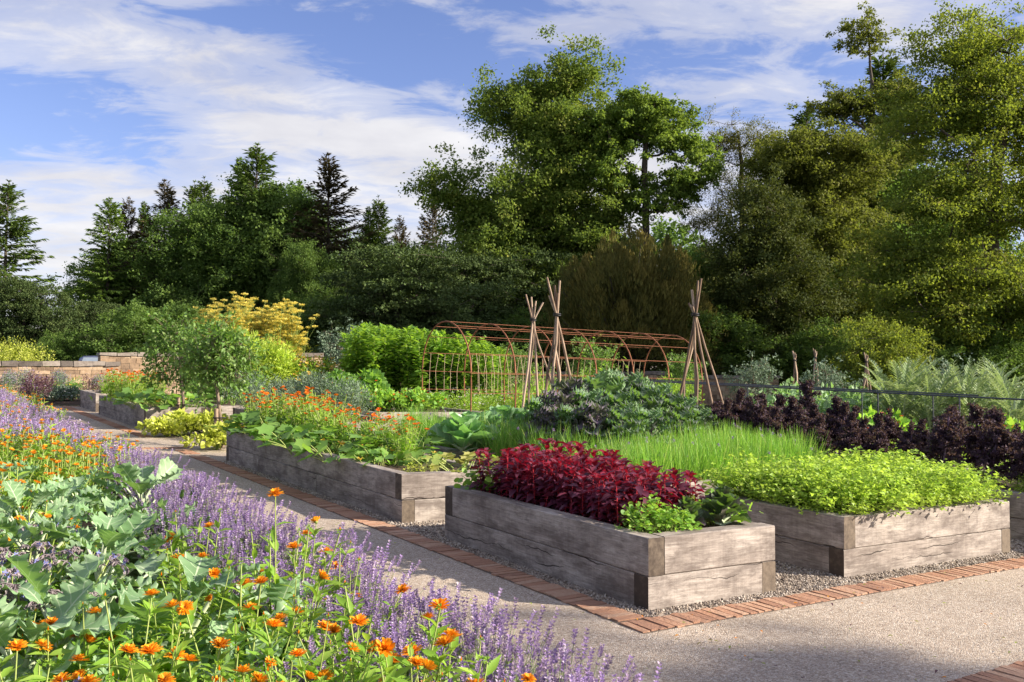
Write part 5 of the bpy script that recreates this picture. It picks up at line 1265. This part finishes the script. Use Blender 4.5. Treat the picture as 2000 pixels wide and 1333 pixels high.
# purple kale bed
RB = [redbor(541 + i, .86 + .05 * i) for i in range(5)]
for (u, v0, v1, st) in [(4.98, .05, 5.0, .36), (5.45, -.3, 4.9, .38), (5.95, -.3, 5.6, .40)]:
    v = v0
    while v < v1:
        x, y, z = inbed(u + rnd.uniform(-.06, .06), v); place(rnd.choice(RB), 'purple_kale', 'tall dark purple frilly kale on a bare stem in the shaded bed', 'purple kale', x, y, z, None, rnd.uniform(.62, .98), 'tall purple kales'); v += st * rnd.uniform(.8, 1.15)
for (u, v, lab) in [(4.95, .35, 'low yellow green herb at the foot of the purple kale on the right edge'), (5.3, .9, 'small green herb under the purple kale stems'), (4.95, 1.3, 'small pale herb under the middle purple kales'), (5.0, 2.6, 'low lime herb between parsley bed and purple kale')]:
    x, y, z = inbed(u, v); place(PA[0], 'herb_plant', lab, 'herb', x, y, z, None, .6)
SQ = [squash(551 + i) for i in range(4)]
def sq(u, v, s, lab, grp, var=None, z=None): x, y, zz = inbed(u, v); place(var or rnd.choice(SQ), 'squash_plant', lab, 'squash', x, y, zz, None, s, grp)
for (px, Y, s, lab) in [(1405, 12.6, .8, 'leafy squash between the feet of the right wigwam'), (1450, 12.9, .75, 'green squash trailing at the right foot of the right wigwam'), (1375, 13.1, .75, 'squash plant behind the poles of the right wigwam'), (1435, 12.1, .6, 'low squash in front of the right wigwam')]:
    x = at(px, Y); place(SQ[1], 'squash_plant', lab, 'squash', x, Y, float(gz(x)) + SO, None, s)
# long marigold and squash bed
for v, u, s in [(8.2, .25, .9), (7.7, .2, .9), (7.2, .28, 1.), (6.7, .2, .9), (6.2, .3, 1.), (5.7, .22, 1.), (5.3, .4, .95), (4.9, .2, .95), (4.5, .45, .8), (4.25, .25, .62), (6.5, .75, .95), (5.9, .85, .95), (5.0, .85, .9), (4.6, .9, .62), (7.6, .8, .8)]:
    sq(u, v, s, 'lobed squash plant spilling over the side of the long bed', 'squashes in the long bed')
for v, u in [(8.25, .55), (8.1, .95), (7.8, .5), (7.5, .9), (7.2, .55), (7.0, .9), (8.0, .25), (7.4, .25), (6.8, .5), (5.6, .55), (5.3, .8), (5.0, .5), (4.7, .8), (5.9, .5), (4.4, .6), (6.4, .55)]:
    x, y, z = inbed(u, v); place(rnd.choice(MGD), 'marigold_plant', 'deep orange marigold plant rising from the squash leaves of the long bed', 'marigold', x, y, z, None, rnd.uniform(.9, 1.1) * (.82 if v < 6 else 1), 'marigolds in the long bed')
WT = squash(561, .12, .20, 9, 'withered', .10, 0); WT2 = herb(562, .16, .1, 22, None, 'gold', .022, 9)
for (u, v, s, var, lab, cat) in [(.30, 3.50, .9, WT2, 'small feathery yellow green herb in bare soil at the front of the long bed', 'herb'), (.55, 3.46, .9, WT, 'yellowing little plant with curled leaves in the front soil of the long bed', 'vegetable'), (.78, 3.52, 1.2, WT, 'taller pale withering plant in the front soil of the long bed', 'vegetable'), (.95, 3.75, 1.3, WT, 'pale squash seedling beside the crimson bed', 'vegetable'), (.72, 3.9, 1.2, WT, 'pale leafy seedling behind the withering plants', 'vegetable')]:
    x, y, z = inbed(u, v); place(var, 'garden_plant', lab, cat, x, y, z, None, s)
# bed behind the young trees
for v, u, s in [(13.95, .35, .9), (14.1, .8, .9), (14.5, .3, 1.), (14.8, .75, .95), (15.3, .3, .95), (15.6, .8, .9)]: sq(u, v, s, 'bright green squash plant behind the staked young trees', 'squashes behind the young trees')
for v, u in [(15.9, .3), (16.1, .8), (16.5, .4), (16.8, .85), (17.1, .3), (17.4, .75), (17.8, .35), (18.1, .8), (16.3, .2), (17.6, .2), (18.2, .4)]:
    x, y, z = inbed(u, v); place(rnd.choice(MGD), 'marigold_plant', 'deep orange marigold plant behind the left young tree', 'marigold', x, y, z, None, rnd.uniform(.95, 1.15), 'marigolds in the far bed')
for v, u in [(19.6, .6), (20.4, .5)]:
    x, y, z = inbed(u, v); place(MGD[0], 'marigold_plant', 'sparse marigold in the small farthest bed', 'marigold', x, y, z, None, .6, 'marigolds in the farthest bed')
# ---- middle distance
def spread(var, name, lab, cat, pts, s=(.9, 1.1), dz=0., grp=None):
    for i, (px, Y) in enumerate(pts):
        x = at(px, Y); place(rnd.choice(var), name, lab if isinstance(lab, str) else lab[i], cat, x, Y, float(gz(x)) + dz, None, rnd.uniform(*s), grp)
GR = [bush(571 + i, .42, .62, 1500, .055, 'grey', KITEN) for i in range(2)]
spread(GR, 'silver_shrub', 'soft silvery grey shrub behind the long marigold bed', 'shrub', [(490, 16.8), (525, 16.4), (560, 16.2), (600, 16.0), (640, 15.8), (675, 15.4), (500, 15.6), (545, 15.2), (590, 17.2), (700, 15.8)], (.74, .9), SO - .02, 'silvery shrubs')
NR = [bush(576 + i, .40, .30, 520, .085, 'nast', T_leaf(.9, .05, .1, .35), 'red', 22, .03) for i in range(2)]
spread(NR, 'red_nasturtium', 'low nasturtium with red flowers behind the squash leaves', 'nasturtium', [(690, 18.8), (720, 18.6), (752, 18.7), (785, 18.9), (815, 19.0), (700, 19.6), (745, 19.6), (790, 19.8), (830, 19.8)], (.9, 1.1), SO, 'red nasturtiums')
DG = [bush(579, .6, .55, 900, .12, 'squash', T_leaf(.9, .05, .1, .35), 'red', 5, .03)]
spread(DG, 'dark_leafy_plant', ['dark broad leaved plant right of the yellow lilies', 'dark broad leaved plant in front of the leafy hedge block'], 'vegetable', [(672, 22.), (712, 22.2)], (1., 1.1), .25)
FN = [fennel(581 + i) for i in range(3)]
spread(FN, 'fennel_plant', 'tall fennel with flat yellow flower heads above the feathery bushes', 'fennel', [(405, 24.2), (440, 24.), (470, 23.6), (498, 24.2), (520, 23.8), (552, 24.6), (455, 25.), (425, 23.5), (480, 24.6), (535, 24.), (572, 24.2)], (.95, 1.14), .0, 'fennels behind the young trees')
LB = [bush(586 + i, .62, 1.45, 3600, .12, 'feather', KITEN, None) for i in range(2)]
spread(LB, 'feathery_bush', 'yellow green feathery bush below the fennel flowers', 'shrub', [(430, 23.), (470, 22.8), (505, 22.6), (540, 22.9), (395, 23.2)], (.9, 1.05), .0, 'feathery bushes under the fennel')
LY = [bush(589 + i, .42, .85, 700, .13, 'lime', KITEN, 'yellow', 90, .055) for i in range(2)]
spread(LY, 'yellow_lily', 'clump of pale yellow lilies in front of the stepped stone wall', 'lily', [(575, 23.6), (600, 24.), (625, 23.8), (643, 23.4), (592, 23.)], (1., 1.15), .0, 'yellow lilies')
AR = [artichoke(591 + i) for i in range(5)]
for i in range(11):
    for j in range(8):
        x = -4.15 + i * .38 + rnd.uniform(-.19, .19); y = 23.0 + j * .38 + rnd.uniform(-.19, .19)
        f = 1.08 - .015 * i - .03 * max(0, i - 8) + (.0 if 0 < i else -.12)
        place(rnd.choice(AR), 'tall_leafy_stalk', 'tall bright green leafy stalk in the dense block left of the tunnel', 'tall plant', x, y, float(gz(x)), None, f * rnd.uniform(.94, 1.06), 'stalks of the dense green block')
WF = [bush(601 + i, .35, .5, 500, .07, 'lime', KITEN, 'white', 50, .022) for i in range(2)]
spread(WF, 'white_flowered_plant', 'airy plant with tiny white flowers at the foot of the tunnel', 'flower', [(790, 21.5), (845, 20.8), (880, 20.9), (915, 20.6), (950, 21.2), (985, 21.6), (860, 22.), (930, 22.3)], (.9, 1.2), .05, 'white flowers by the tunnel')
OF = [marigold(604, 0, 12, .5, 'd', .2)]
mg(OF, [(975, 24.), (1000, 24.5), (1030, 24.8), (1055, 24.2), (1105, 25.), (1140, 25.2), (1010, 23.5)], 'thin orange flowered plant seen through the tunnel hoops', 'orange flowers beyond the tunnel', None, (1., 1.3), .1)
GB = [bush(606 + i, .5, .8, 900, .09, 'lime', LEAFN) for i in range(2)]
spread(GB, 'leafy_plant', 'bright leafy plant growing inside or behind the tunnel', 'vegetable', [(1020, 20.), (1060, 20.6), (1110, 21.2), (1150, 22.), (1200, 22.6), (1250, 23.2), (1300, 24.), (1170, 25.), (1080, 23.), (1340, 24.5)], (.8, 1.1), 0., 'leafy plants by the tunnel')
sap = broadleaf(121, [(0, 0, 0), (0, 0, .8), (0, 0, 1.6)], .03, [(0, 0, 1.5, .6, .55, .55, 20), (-.3, 0, 1.0, .5, .5, .4, 12), (.3, 0, 1.0, .5, .5, .4, 12)], 46, .13, 5200, .062, 'apple', LEAF, .9, 0, 'barkl', .004, .6)
sapl = broadleaf(122, [(0, 0, 0), (0, 0, .6), (0, 0, 1.4)], .025, [(0, 0, 1.3, .55, .5, .55, 20), (0, 0, .7, .5, .5, .4, 12)], 40, .12, 3800, .06, 'silverleaf' if 'silverleaf' in M else 'grey', LEAF, 1., 0, 'barkl', .004, .7)
for (px, Y, s, v, lab) in [(1470, 22., 1.0, sapl, 'pale leaved sapling at the end of the low wall'), (1622, 20., .95, sapl, 'pale leaved sapling in front of the second distant wigwam'), (1880, 18., 1.0, sapl, 'pale leaved sapling standing above the silvery cardoons'), (1150, 26., 1.15, sap, 'young green tree growing behind the middle of the tunnel'), (1600, 24., .7, sapl, 'little pale bush beside the distant wigwams'), (665, 37.8, 1.6, sapl, 'grey green bush behind the lower step of the wall'), (1010, 30., 1.1, sap, 'sapling seen through the tunnel'), (1330, 28., 1., sap, 'sapling behind the right end of the tunnel')]:
    x = at(px, Y); place(v, 'young_tree', lab, 'sapling', x, Y, None, px * .1, s)
# silvery cardoons and neighbours right of the rail
CD = [cardoon(611 + i) for i in range(3)]
spread(CD, 'cardoon_plant', 'silvery green cardoon with long arching toothed leaves behind the handrail', 'cardoon', [(1738, 15.2), (1765, 15.6), (1800, 15.), (1840, 15.5), (1880, 14.8), (1925, 15.2), (1965, 14.6), (2000, 15.), (1780, 16.4), (1860, 16.4), (1940, 16.2), (1760, 14.4), (1820, 14.), (1900, 13.8), (1980, 13.4), (2020, 14.4)], (.95, 1.15), .25, 'silvery cardoons')
BG = [bush(616 + i, .5, .6, 800, .1, 'kale', LEAFB) for i in range(2)]
spread(BG, 'grey_leaf_plant', 'blue green leafy plant behind the handrail, left of the cardoons', 'vegetable', [(1520, 17.5), (1560, 18.), (1600, 17.), (1640, 17.5), (1670, 16.5), (1620, 15.5), (1660, 15.), (1690, 17.5)], (.9, 1.1), .2, 'blue green plants behind the rail')
spread(NR, 'red_nasturtium', 'orange red flowering nasturtium below the handrail behind purple kale', 'nasturtium', [(1690, 13.2), (1720, 13.6), (1745, 12.9), (1995, 12.2), (1960, 12.6)], (1., 1.3), .35, 'nasturtiums behind the purple kale')
LH = [bush(619, .5, .35, 700, .07, 'parsley', LEAFN)]
spread(LH, 'low_green_plant', 'low yellow green plant seen between the purple kale stems', 'vegetable', [(1700, 12.), (1760, 11.6), (1830, 11.2), (1900, 11.), (1960, 10.6), (1640, 12.6)], (.9, 1.2), .15, 'low plants behind the purple kale')
# flower border under the far left wall
PB = [bush(621, .55, .62, 900, .07, 'dkpurple', KITE, 'lav', 60, .03) if 'lav' in M else bush(621, .55, .62, 900, .07, 'dkpurple', KITE, 'lav_flower', 60, .03), bush(622, .5, .7, 900, .07, 'grey', KITEN, 'lav_flower', 110, .03), bush(623, .5, .55, 800, .07, 'squash', LEAFN, 'yellow', 16, .05)]
for i, (px, Y, v) in enumerate([(10, 25., 1), (38, 25.5, 1), (62, 25., 0), (85, 25.6, 0), (105, 26., 2), (128, 26.4, 1), (150, 26.2, 2), (172, 26.6, 0), (190, 26.8, 1), (212, 27., 1), (232, 27.4, 0), (70, 23.5, 0), (118, 27.4, 1), (25, 27., 1)]):
    x = at(px, Y); place(PB[v], 'border_perennial', ['dusky purple leaved perennial below the low stone wall', 'lilac flowered perennial below the low stone wall', 'green perennial with yellow flowers below the low stone wall'][v], 'perennial', x, Y, float(gz(x)) + .05, None, rnd.uniform(.62, .80), ['dusky perennials by the wall', 'lilac perennials by the wall', 'yellow flowered perennials by the wall'][v])
WS = [bush(626, .42, .30, 900, .10, 'grey', KITEN, 'white', 60, .03)]
spread(WS, 'silver_edging_plant', 'low white silvery plant at the far end of the path', 'perennial', [(102, 24.6), (122, 24.9), (142, 25.1)], (.75, .9), .04, 'silvery plants at the path end')
YS = [bush(628, 1.2, 1.5, 2600, .1, 'gold', LEAFN)]
spread(YS, 'yellow_shrub', ['yellow leaved shrub peeping over the wall at the far left edge', 'second yellow leaved shrub behind the wall, right of the first'], 'shrub', [(10, 31.5), (52, 31.8)], (.80, .82), -.1)
FB = [bush(631, .5, .55, 1100, .085, 'squash', LEAFN), bush(632, .5, .55, 1100, .07, 'grey', LEAFN)]
spread(FB, 'bushy_herb', 'bushy green herb in the bed behind the second young tree', 'herb', [(405, 19.4), (430, 19.), (455, 18.9), (480, 19.2), (440, 20.2), (470, 20.4), (395, 20.6)], (.95, 1.15), SO - .05, 'bushy herbs behind the second young tree')

# ---- two staked young trees and their golden ground cover
apA = broadleaf(131, [(0, 0, 0), (-.03, 0, .55), (-.08, 0, 1.15), (-.10, 0, 1.7)], .026, [(-.12, 0, 1.75, .42, .42, .40, 20), (-.52, 0, 1.50, .30, .36, .30, 12), (.30, 0, 1.42, .30, .36, .42, 14), (-.1, 0, 1.12, .56, .42, .22, 14)], 64, .13, 3300, .078, 'apple', LEAF, .95, 0, 'barkl', .0045, .55)
apB = broadleaf(132, [(0, 0, 0), (-.05, 0, .5), (-.10, 0, .95), (-.12, 0, 1.5)], .026, [(-.10, 0, 1.62, .46, .44, .34, 20), (-.36, 0, 1.35, .36, .36, .30, 12), (.25, 0, 1.34, .38, .36, .34, 14), (-.05, 0, 1.08, .50, .40, .26, 14)], 64, .13, 3300, .078, 'apple', LEAF, .95, 0, 'barkl', .0045, .55)
def young(var, lab, px, Y, stake_dx, sh):
    x = at(px, Y); t = place(var, 'young_apple_tree', lab, 'young tree', x, Y, float(gz(x)), 0.)
    s = thing('tree_stake', lab.split(' staked')[0] + ' wooden stake tied to the trunk', 'stake', (x + stake_dx, Y - .03, float(gz(x))))
    mb = MB(); mb.tube([(0, 0, -.1), (0, 0, sh)], .034, 9, .5, 0, True); ob('post', mb.mesh('post', M['pole']), s)
    mb = MB(); an = np.linspace(0, 6.283, 13); mb.tube(np.stack([-stake_dx * .5 + (abs(stake_dx) * .5 + .045) * np.cos(an), .045 * np.sin(an), sh - .14 + 0 * an], -1), .011, 5); ob('tie', mb.mesh('tie', M['tie']), s)
young(apA, 'left staked young tree with round green crown', 362, 17.2, -.11, .62)
young(apB, 'right staked young tree with round green crown', 437, 14.3, -.10, .60)
GC = [bush(641, .62, .26, 1500, .07, 'gold', T_leaf(.75, .08, .1, .4), None, 0, .03, 14), bush(642, .42, .22, 1000, .07, 'gold', T_leaf(.75, .08, .1, .4), None, 0, .03, 11)]
for (px, Y, v, s, lab) in [(352, 16.0, 0, 1., 'mound of golden green ground cover left of the second stake'), (402, 16.3, 0, 1., 'mound of golden green ground cover behind the second stake'), (425, 13.9, 1, 1.05, 'small golden mound at the foot of the second young tree'), (328, 15.8, 1, .8, 'low golden tuft at the left end of the ground cover')]:
    x = at(px, Y); place(GC[v], 'golden_ground_cover', lab, 'ground cover', x, Y, float(gz(x)), None, s)

# ---------------------------------------------------------------- sky, sun, camera
SUN_AZ, SUN_EL = -8.5, 25.0        # measured from +x towards +y
w = bpy.data.worlds.new('World'); sc.world = w; w.use_nodes = True
nt = w.node_tree; nt.nodes.clear(); L = nt.links
sky = nd(nt, 'ShaderNodeTexSky'); sky.sky_type = 'NISHITA'; sky.sun_disc = False
sky.sun_elevation = R(SUN_EL); sky.sun_rotation = R(90 - SUN_AZ); sky.air_density = 1.0; sky.dust_density = .6; sky.ozone_density = 2.0
tc = nd(nt, 'ShaderNodeTexCoord'); sp = nd(nt, 'ShaderNodeSeparateXYZ'); L.new(tc.outputs['Generated'], sp.inputs[0])
dx, dy, dz = sp.outputs
den = mth(nt, 'ADD', mth(nt, 'MAXIMUM', dz, 0.), .16)
cv = nd(nt, 'ShaderNodeCombineXYZ'); L.new(mth(nt, 'DIVIDE', dx, den), cv.inputs[0]); L.new(mth(nt, 'DIVIDE', dy, den), cv.inputs[1])
def wn(scale, det, off, dist=0., ro=.55, st=(1, 1, 1)):
    mp = nd(nt, 'ShaderNodeMapping'); mp.inputs['Location'].default_value = off; mp.inputs['Scale'].default_value = st; mp.inputs['Rotation'].default_value = (0, 0, R(-14)); L.new(cv.outputs[0], mp.inputs[0])
    n = nd(nt, 'ShaderNodeTexNoise', inp={'Scale': scale, 'Detail': det, 'Roughness': ro, 'Distortion': dist}); L.new(mp.outputs[0], n.inputs['Vector']); return n.outputs['Fac']
base = wn(1.15, 9., (3.1, 1.7, 0), .35, .58, (.8, 1.3, 1))
fine = wn(6.0, 8., (.4, 7.7, 0), .5, .62, (.75, 1.2, 1))
dens = mth(nt, 'ADD', mth(nt, 'MULTIPLY_ADD', base, .85, -.13), mth(nt, 'MULTIPLY_ADD', fine, .95, -.32))
def blob(px, py, sx, sy, amp, tilt=0.):
    """a bank of cloud in a given part of the sky (direction space)"""
    cx_, cz_ = (px - CX) / F, (714 - py) / F
    X_ = mth(nt, 'SUBTRACT', mth(nt, 'DIVIDE', dx, mth(nt, 'MAXIMUM', dy, .05)), cx_); Z_ = mth(nt, 'SUBTRACT', mth(nt, 'DIVIDE', dz, mth(nt, 'MAXIMUM', dy, .05)), cz_)
    c, s = math.cos(tilt), math.sin(tilt)
    a = mth(nt, 'DIVIDE', mth(nt, 'ADD', mth(nt, 'MULTIPLY', X_, c), mth(nt, 'MULTIPLY', Z_, s)), sx / F)
    b = mth(nt, 'DIVIDE', mth(nt, 'SUBTRACT', mth(nt, 'MULTIPLY', Z_, c), mth(nt, 'MULTIPLY', X_, s)), sy / F)
    r2 = mth(nt, 'ADD', mth(nt, 'MULTIPLY', a, a), mth(nt, 'MULTIPLY', b, b))
    return mth(nt, 'MULTIPLY', mth(nt, 'EXPONENT', mth(nt, 'MULTIPLY', r2, -1.)), amp)
bias = None
for bb in [(400, 150, 420, 115, .29, -.28), (760, 260, 260, 50, .27, -.1), (40, 60, 200, 50, .14, -.1), (500, 450, 1300, 150, .46, 0.), (1720, 30, 380, 120, .36, -.1), (1150, 45, 360, 60, .20, 0.), (870, 165, 70, 22, .14, 0.), (1420, 165, 220, 45, .18, -.05), (1300, 330, 400, 90, .2, 0.), (60, 215, 190, 60, -.16, 0), (230, 300, 260, 30, -.06, 0), (800, 110, 130, 60, -.12, 0), (1000, 215, 60, 40, -.05, 0), (540, 30, 200, 30, -.06, 0)]:
    g = blob(*bb); bias = g if bias is None else mth(nt, 'ADD', bias, g)
dens = mth(nt, 'ADD', dens, bias)
# extra cloud added outside the visible sky to whiten and brighten the ambient light
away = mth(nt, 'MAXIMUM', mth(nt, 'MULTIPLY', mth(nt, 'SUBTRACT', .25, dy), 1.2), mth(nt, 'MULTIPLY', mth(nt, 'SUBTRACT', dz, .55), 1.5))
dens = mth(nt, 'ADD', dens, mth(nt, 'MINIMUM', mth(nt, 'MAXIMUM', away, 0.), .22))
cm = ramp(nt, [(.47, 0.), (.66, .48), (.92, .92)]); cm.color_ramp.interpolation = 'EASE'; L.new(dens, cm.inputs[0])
shade = ramp(nt, [(.35, (2.72, 2.68, 2.82)), (.7, (3.65, 3.58, 3.55))]); L.new(wn(2.2, 5., (9., 2., 0)), shade.inputs[0])
SK = 0.12
hsv = nd(nt, 'ShaderNodeHueSaturation', inp={'Saturation': 1.06, 'Value': .64}); L.new(mixc(nt, sky.outputs[0], (1.02, .90, 1.10), 1., 'MULTIPLY'), hsv.inputs['Color'])
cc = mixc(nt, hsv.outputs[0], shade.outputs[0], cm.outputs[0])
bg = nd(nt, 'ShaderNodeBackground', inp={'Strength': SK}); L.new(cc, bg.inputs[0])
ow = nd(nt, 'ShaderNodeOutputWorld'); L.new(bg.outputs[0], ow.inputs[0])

sd = bpy.data.lights.new('sun', 'SUN'); sd.energy = 5.0; sd.angle = R(.6); sd.color = (1., .885, .735)
so = bpy.data.objects.new('sun', sd); COL.objects.link(so)
import mathutils
sv = mathutils.Vector((math.cos(R(SUN_EL)) * math.cos(R(SUN_AZ)), math.cos(R(SUN_EL)) * math.sin(R(SUN_AZ)), math.sin(R(SUN_EL))))
so.rotation_euler = sv.to_track_quat('Z', 'Y').to_euler(); so.location = (20, 0, 20)

cd = bpy.data.cameras.new('camera'); cam = bpy.data.objects.new('camera', cd); COL.objects.link(cam)
cam.location = (0, 0, EYE); cam.rotation_euler = (R(90) + PITCH, 0, 0)
cd.sensor_width = 36; cd.lens = F / 2000 * 36; cd.clip_end = 2000; cd.clip_start = .05
sc.camera = cam
sc.view_settings.view_transform = 'Standard'; sc.view_settings.look = 'None'; sc.view_settings.gamma = 1; sc.view_settings.exposure = 1.22
sc.cycles.max_bounces = 6; sc.cycles.diffuse_bounces = 3; sc.cycles.glossy_bounces = 2; sc.cycles.transmission_bounces = 4; sc.cycles.transparent_max_bounces = 4
sc.cycles.use_adaptive_sampling = True; sc.cycles.adaptive_threshold = .02
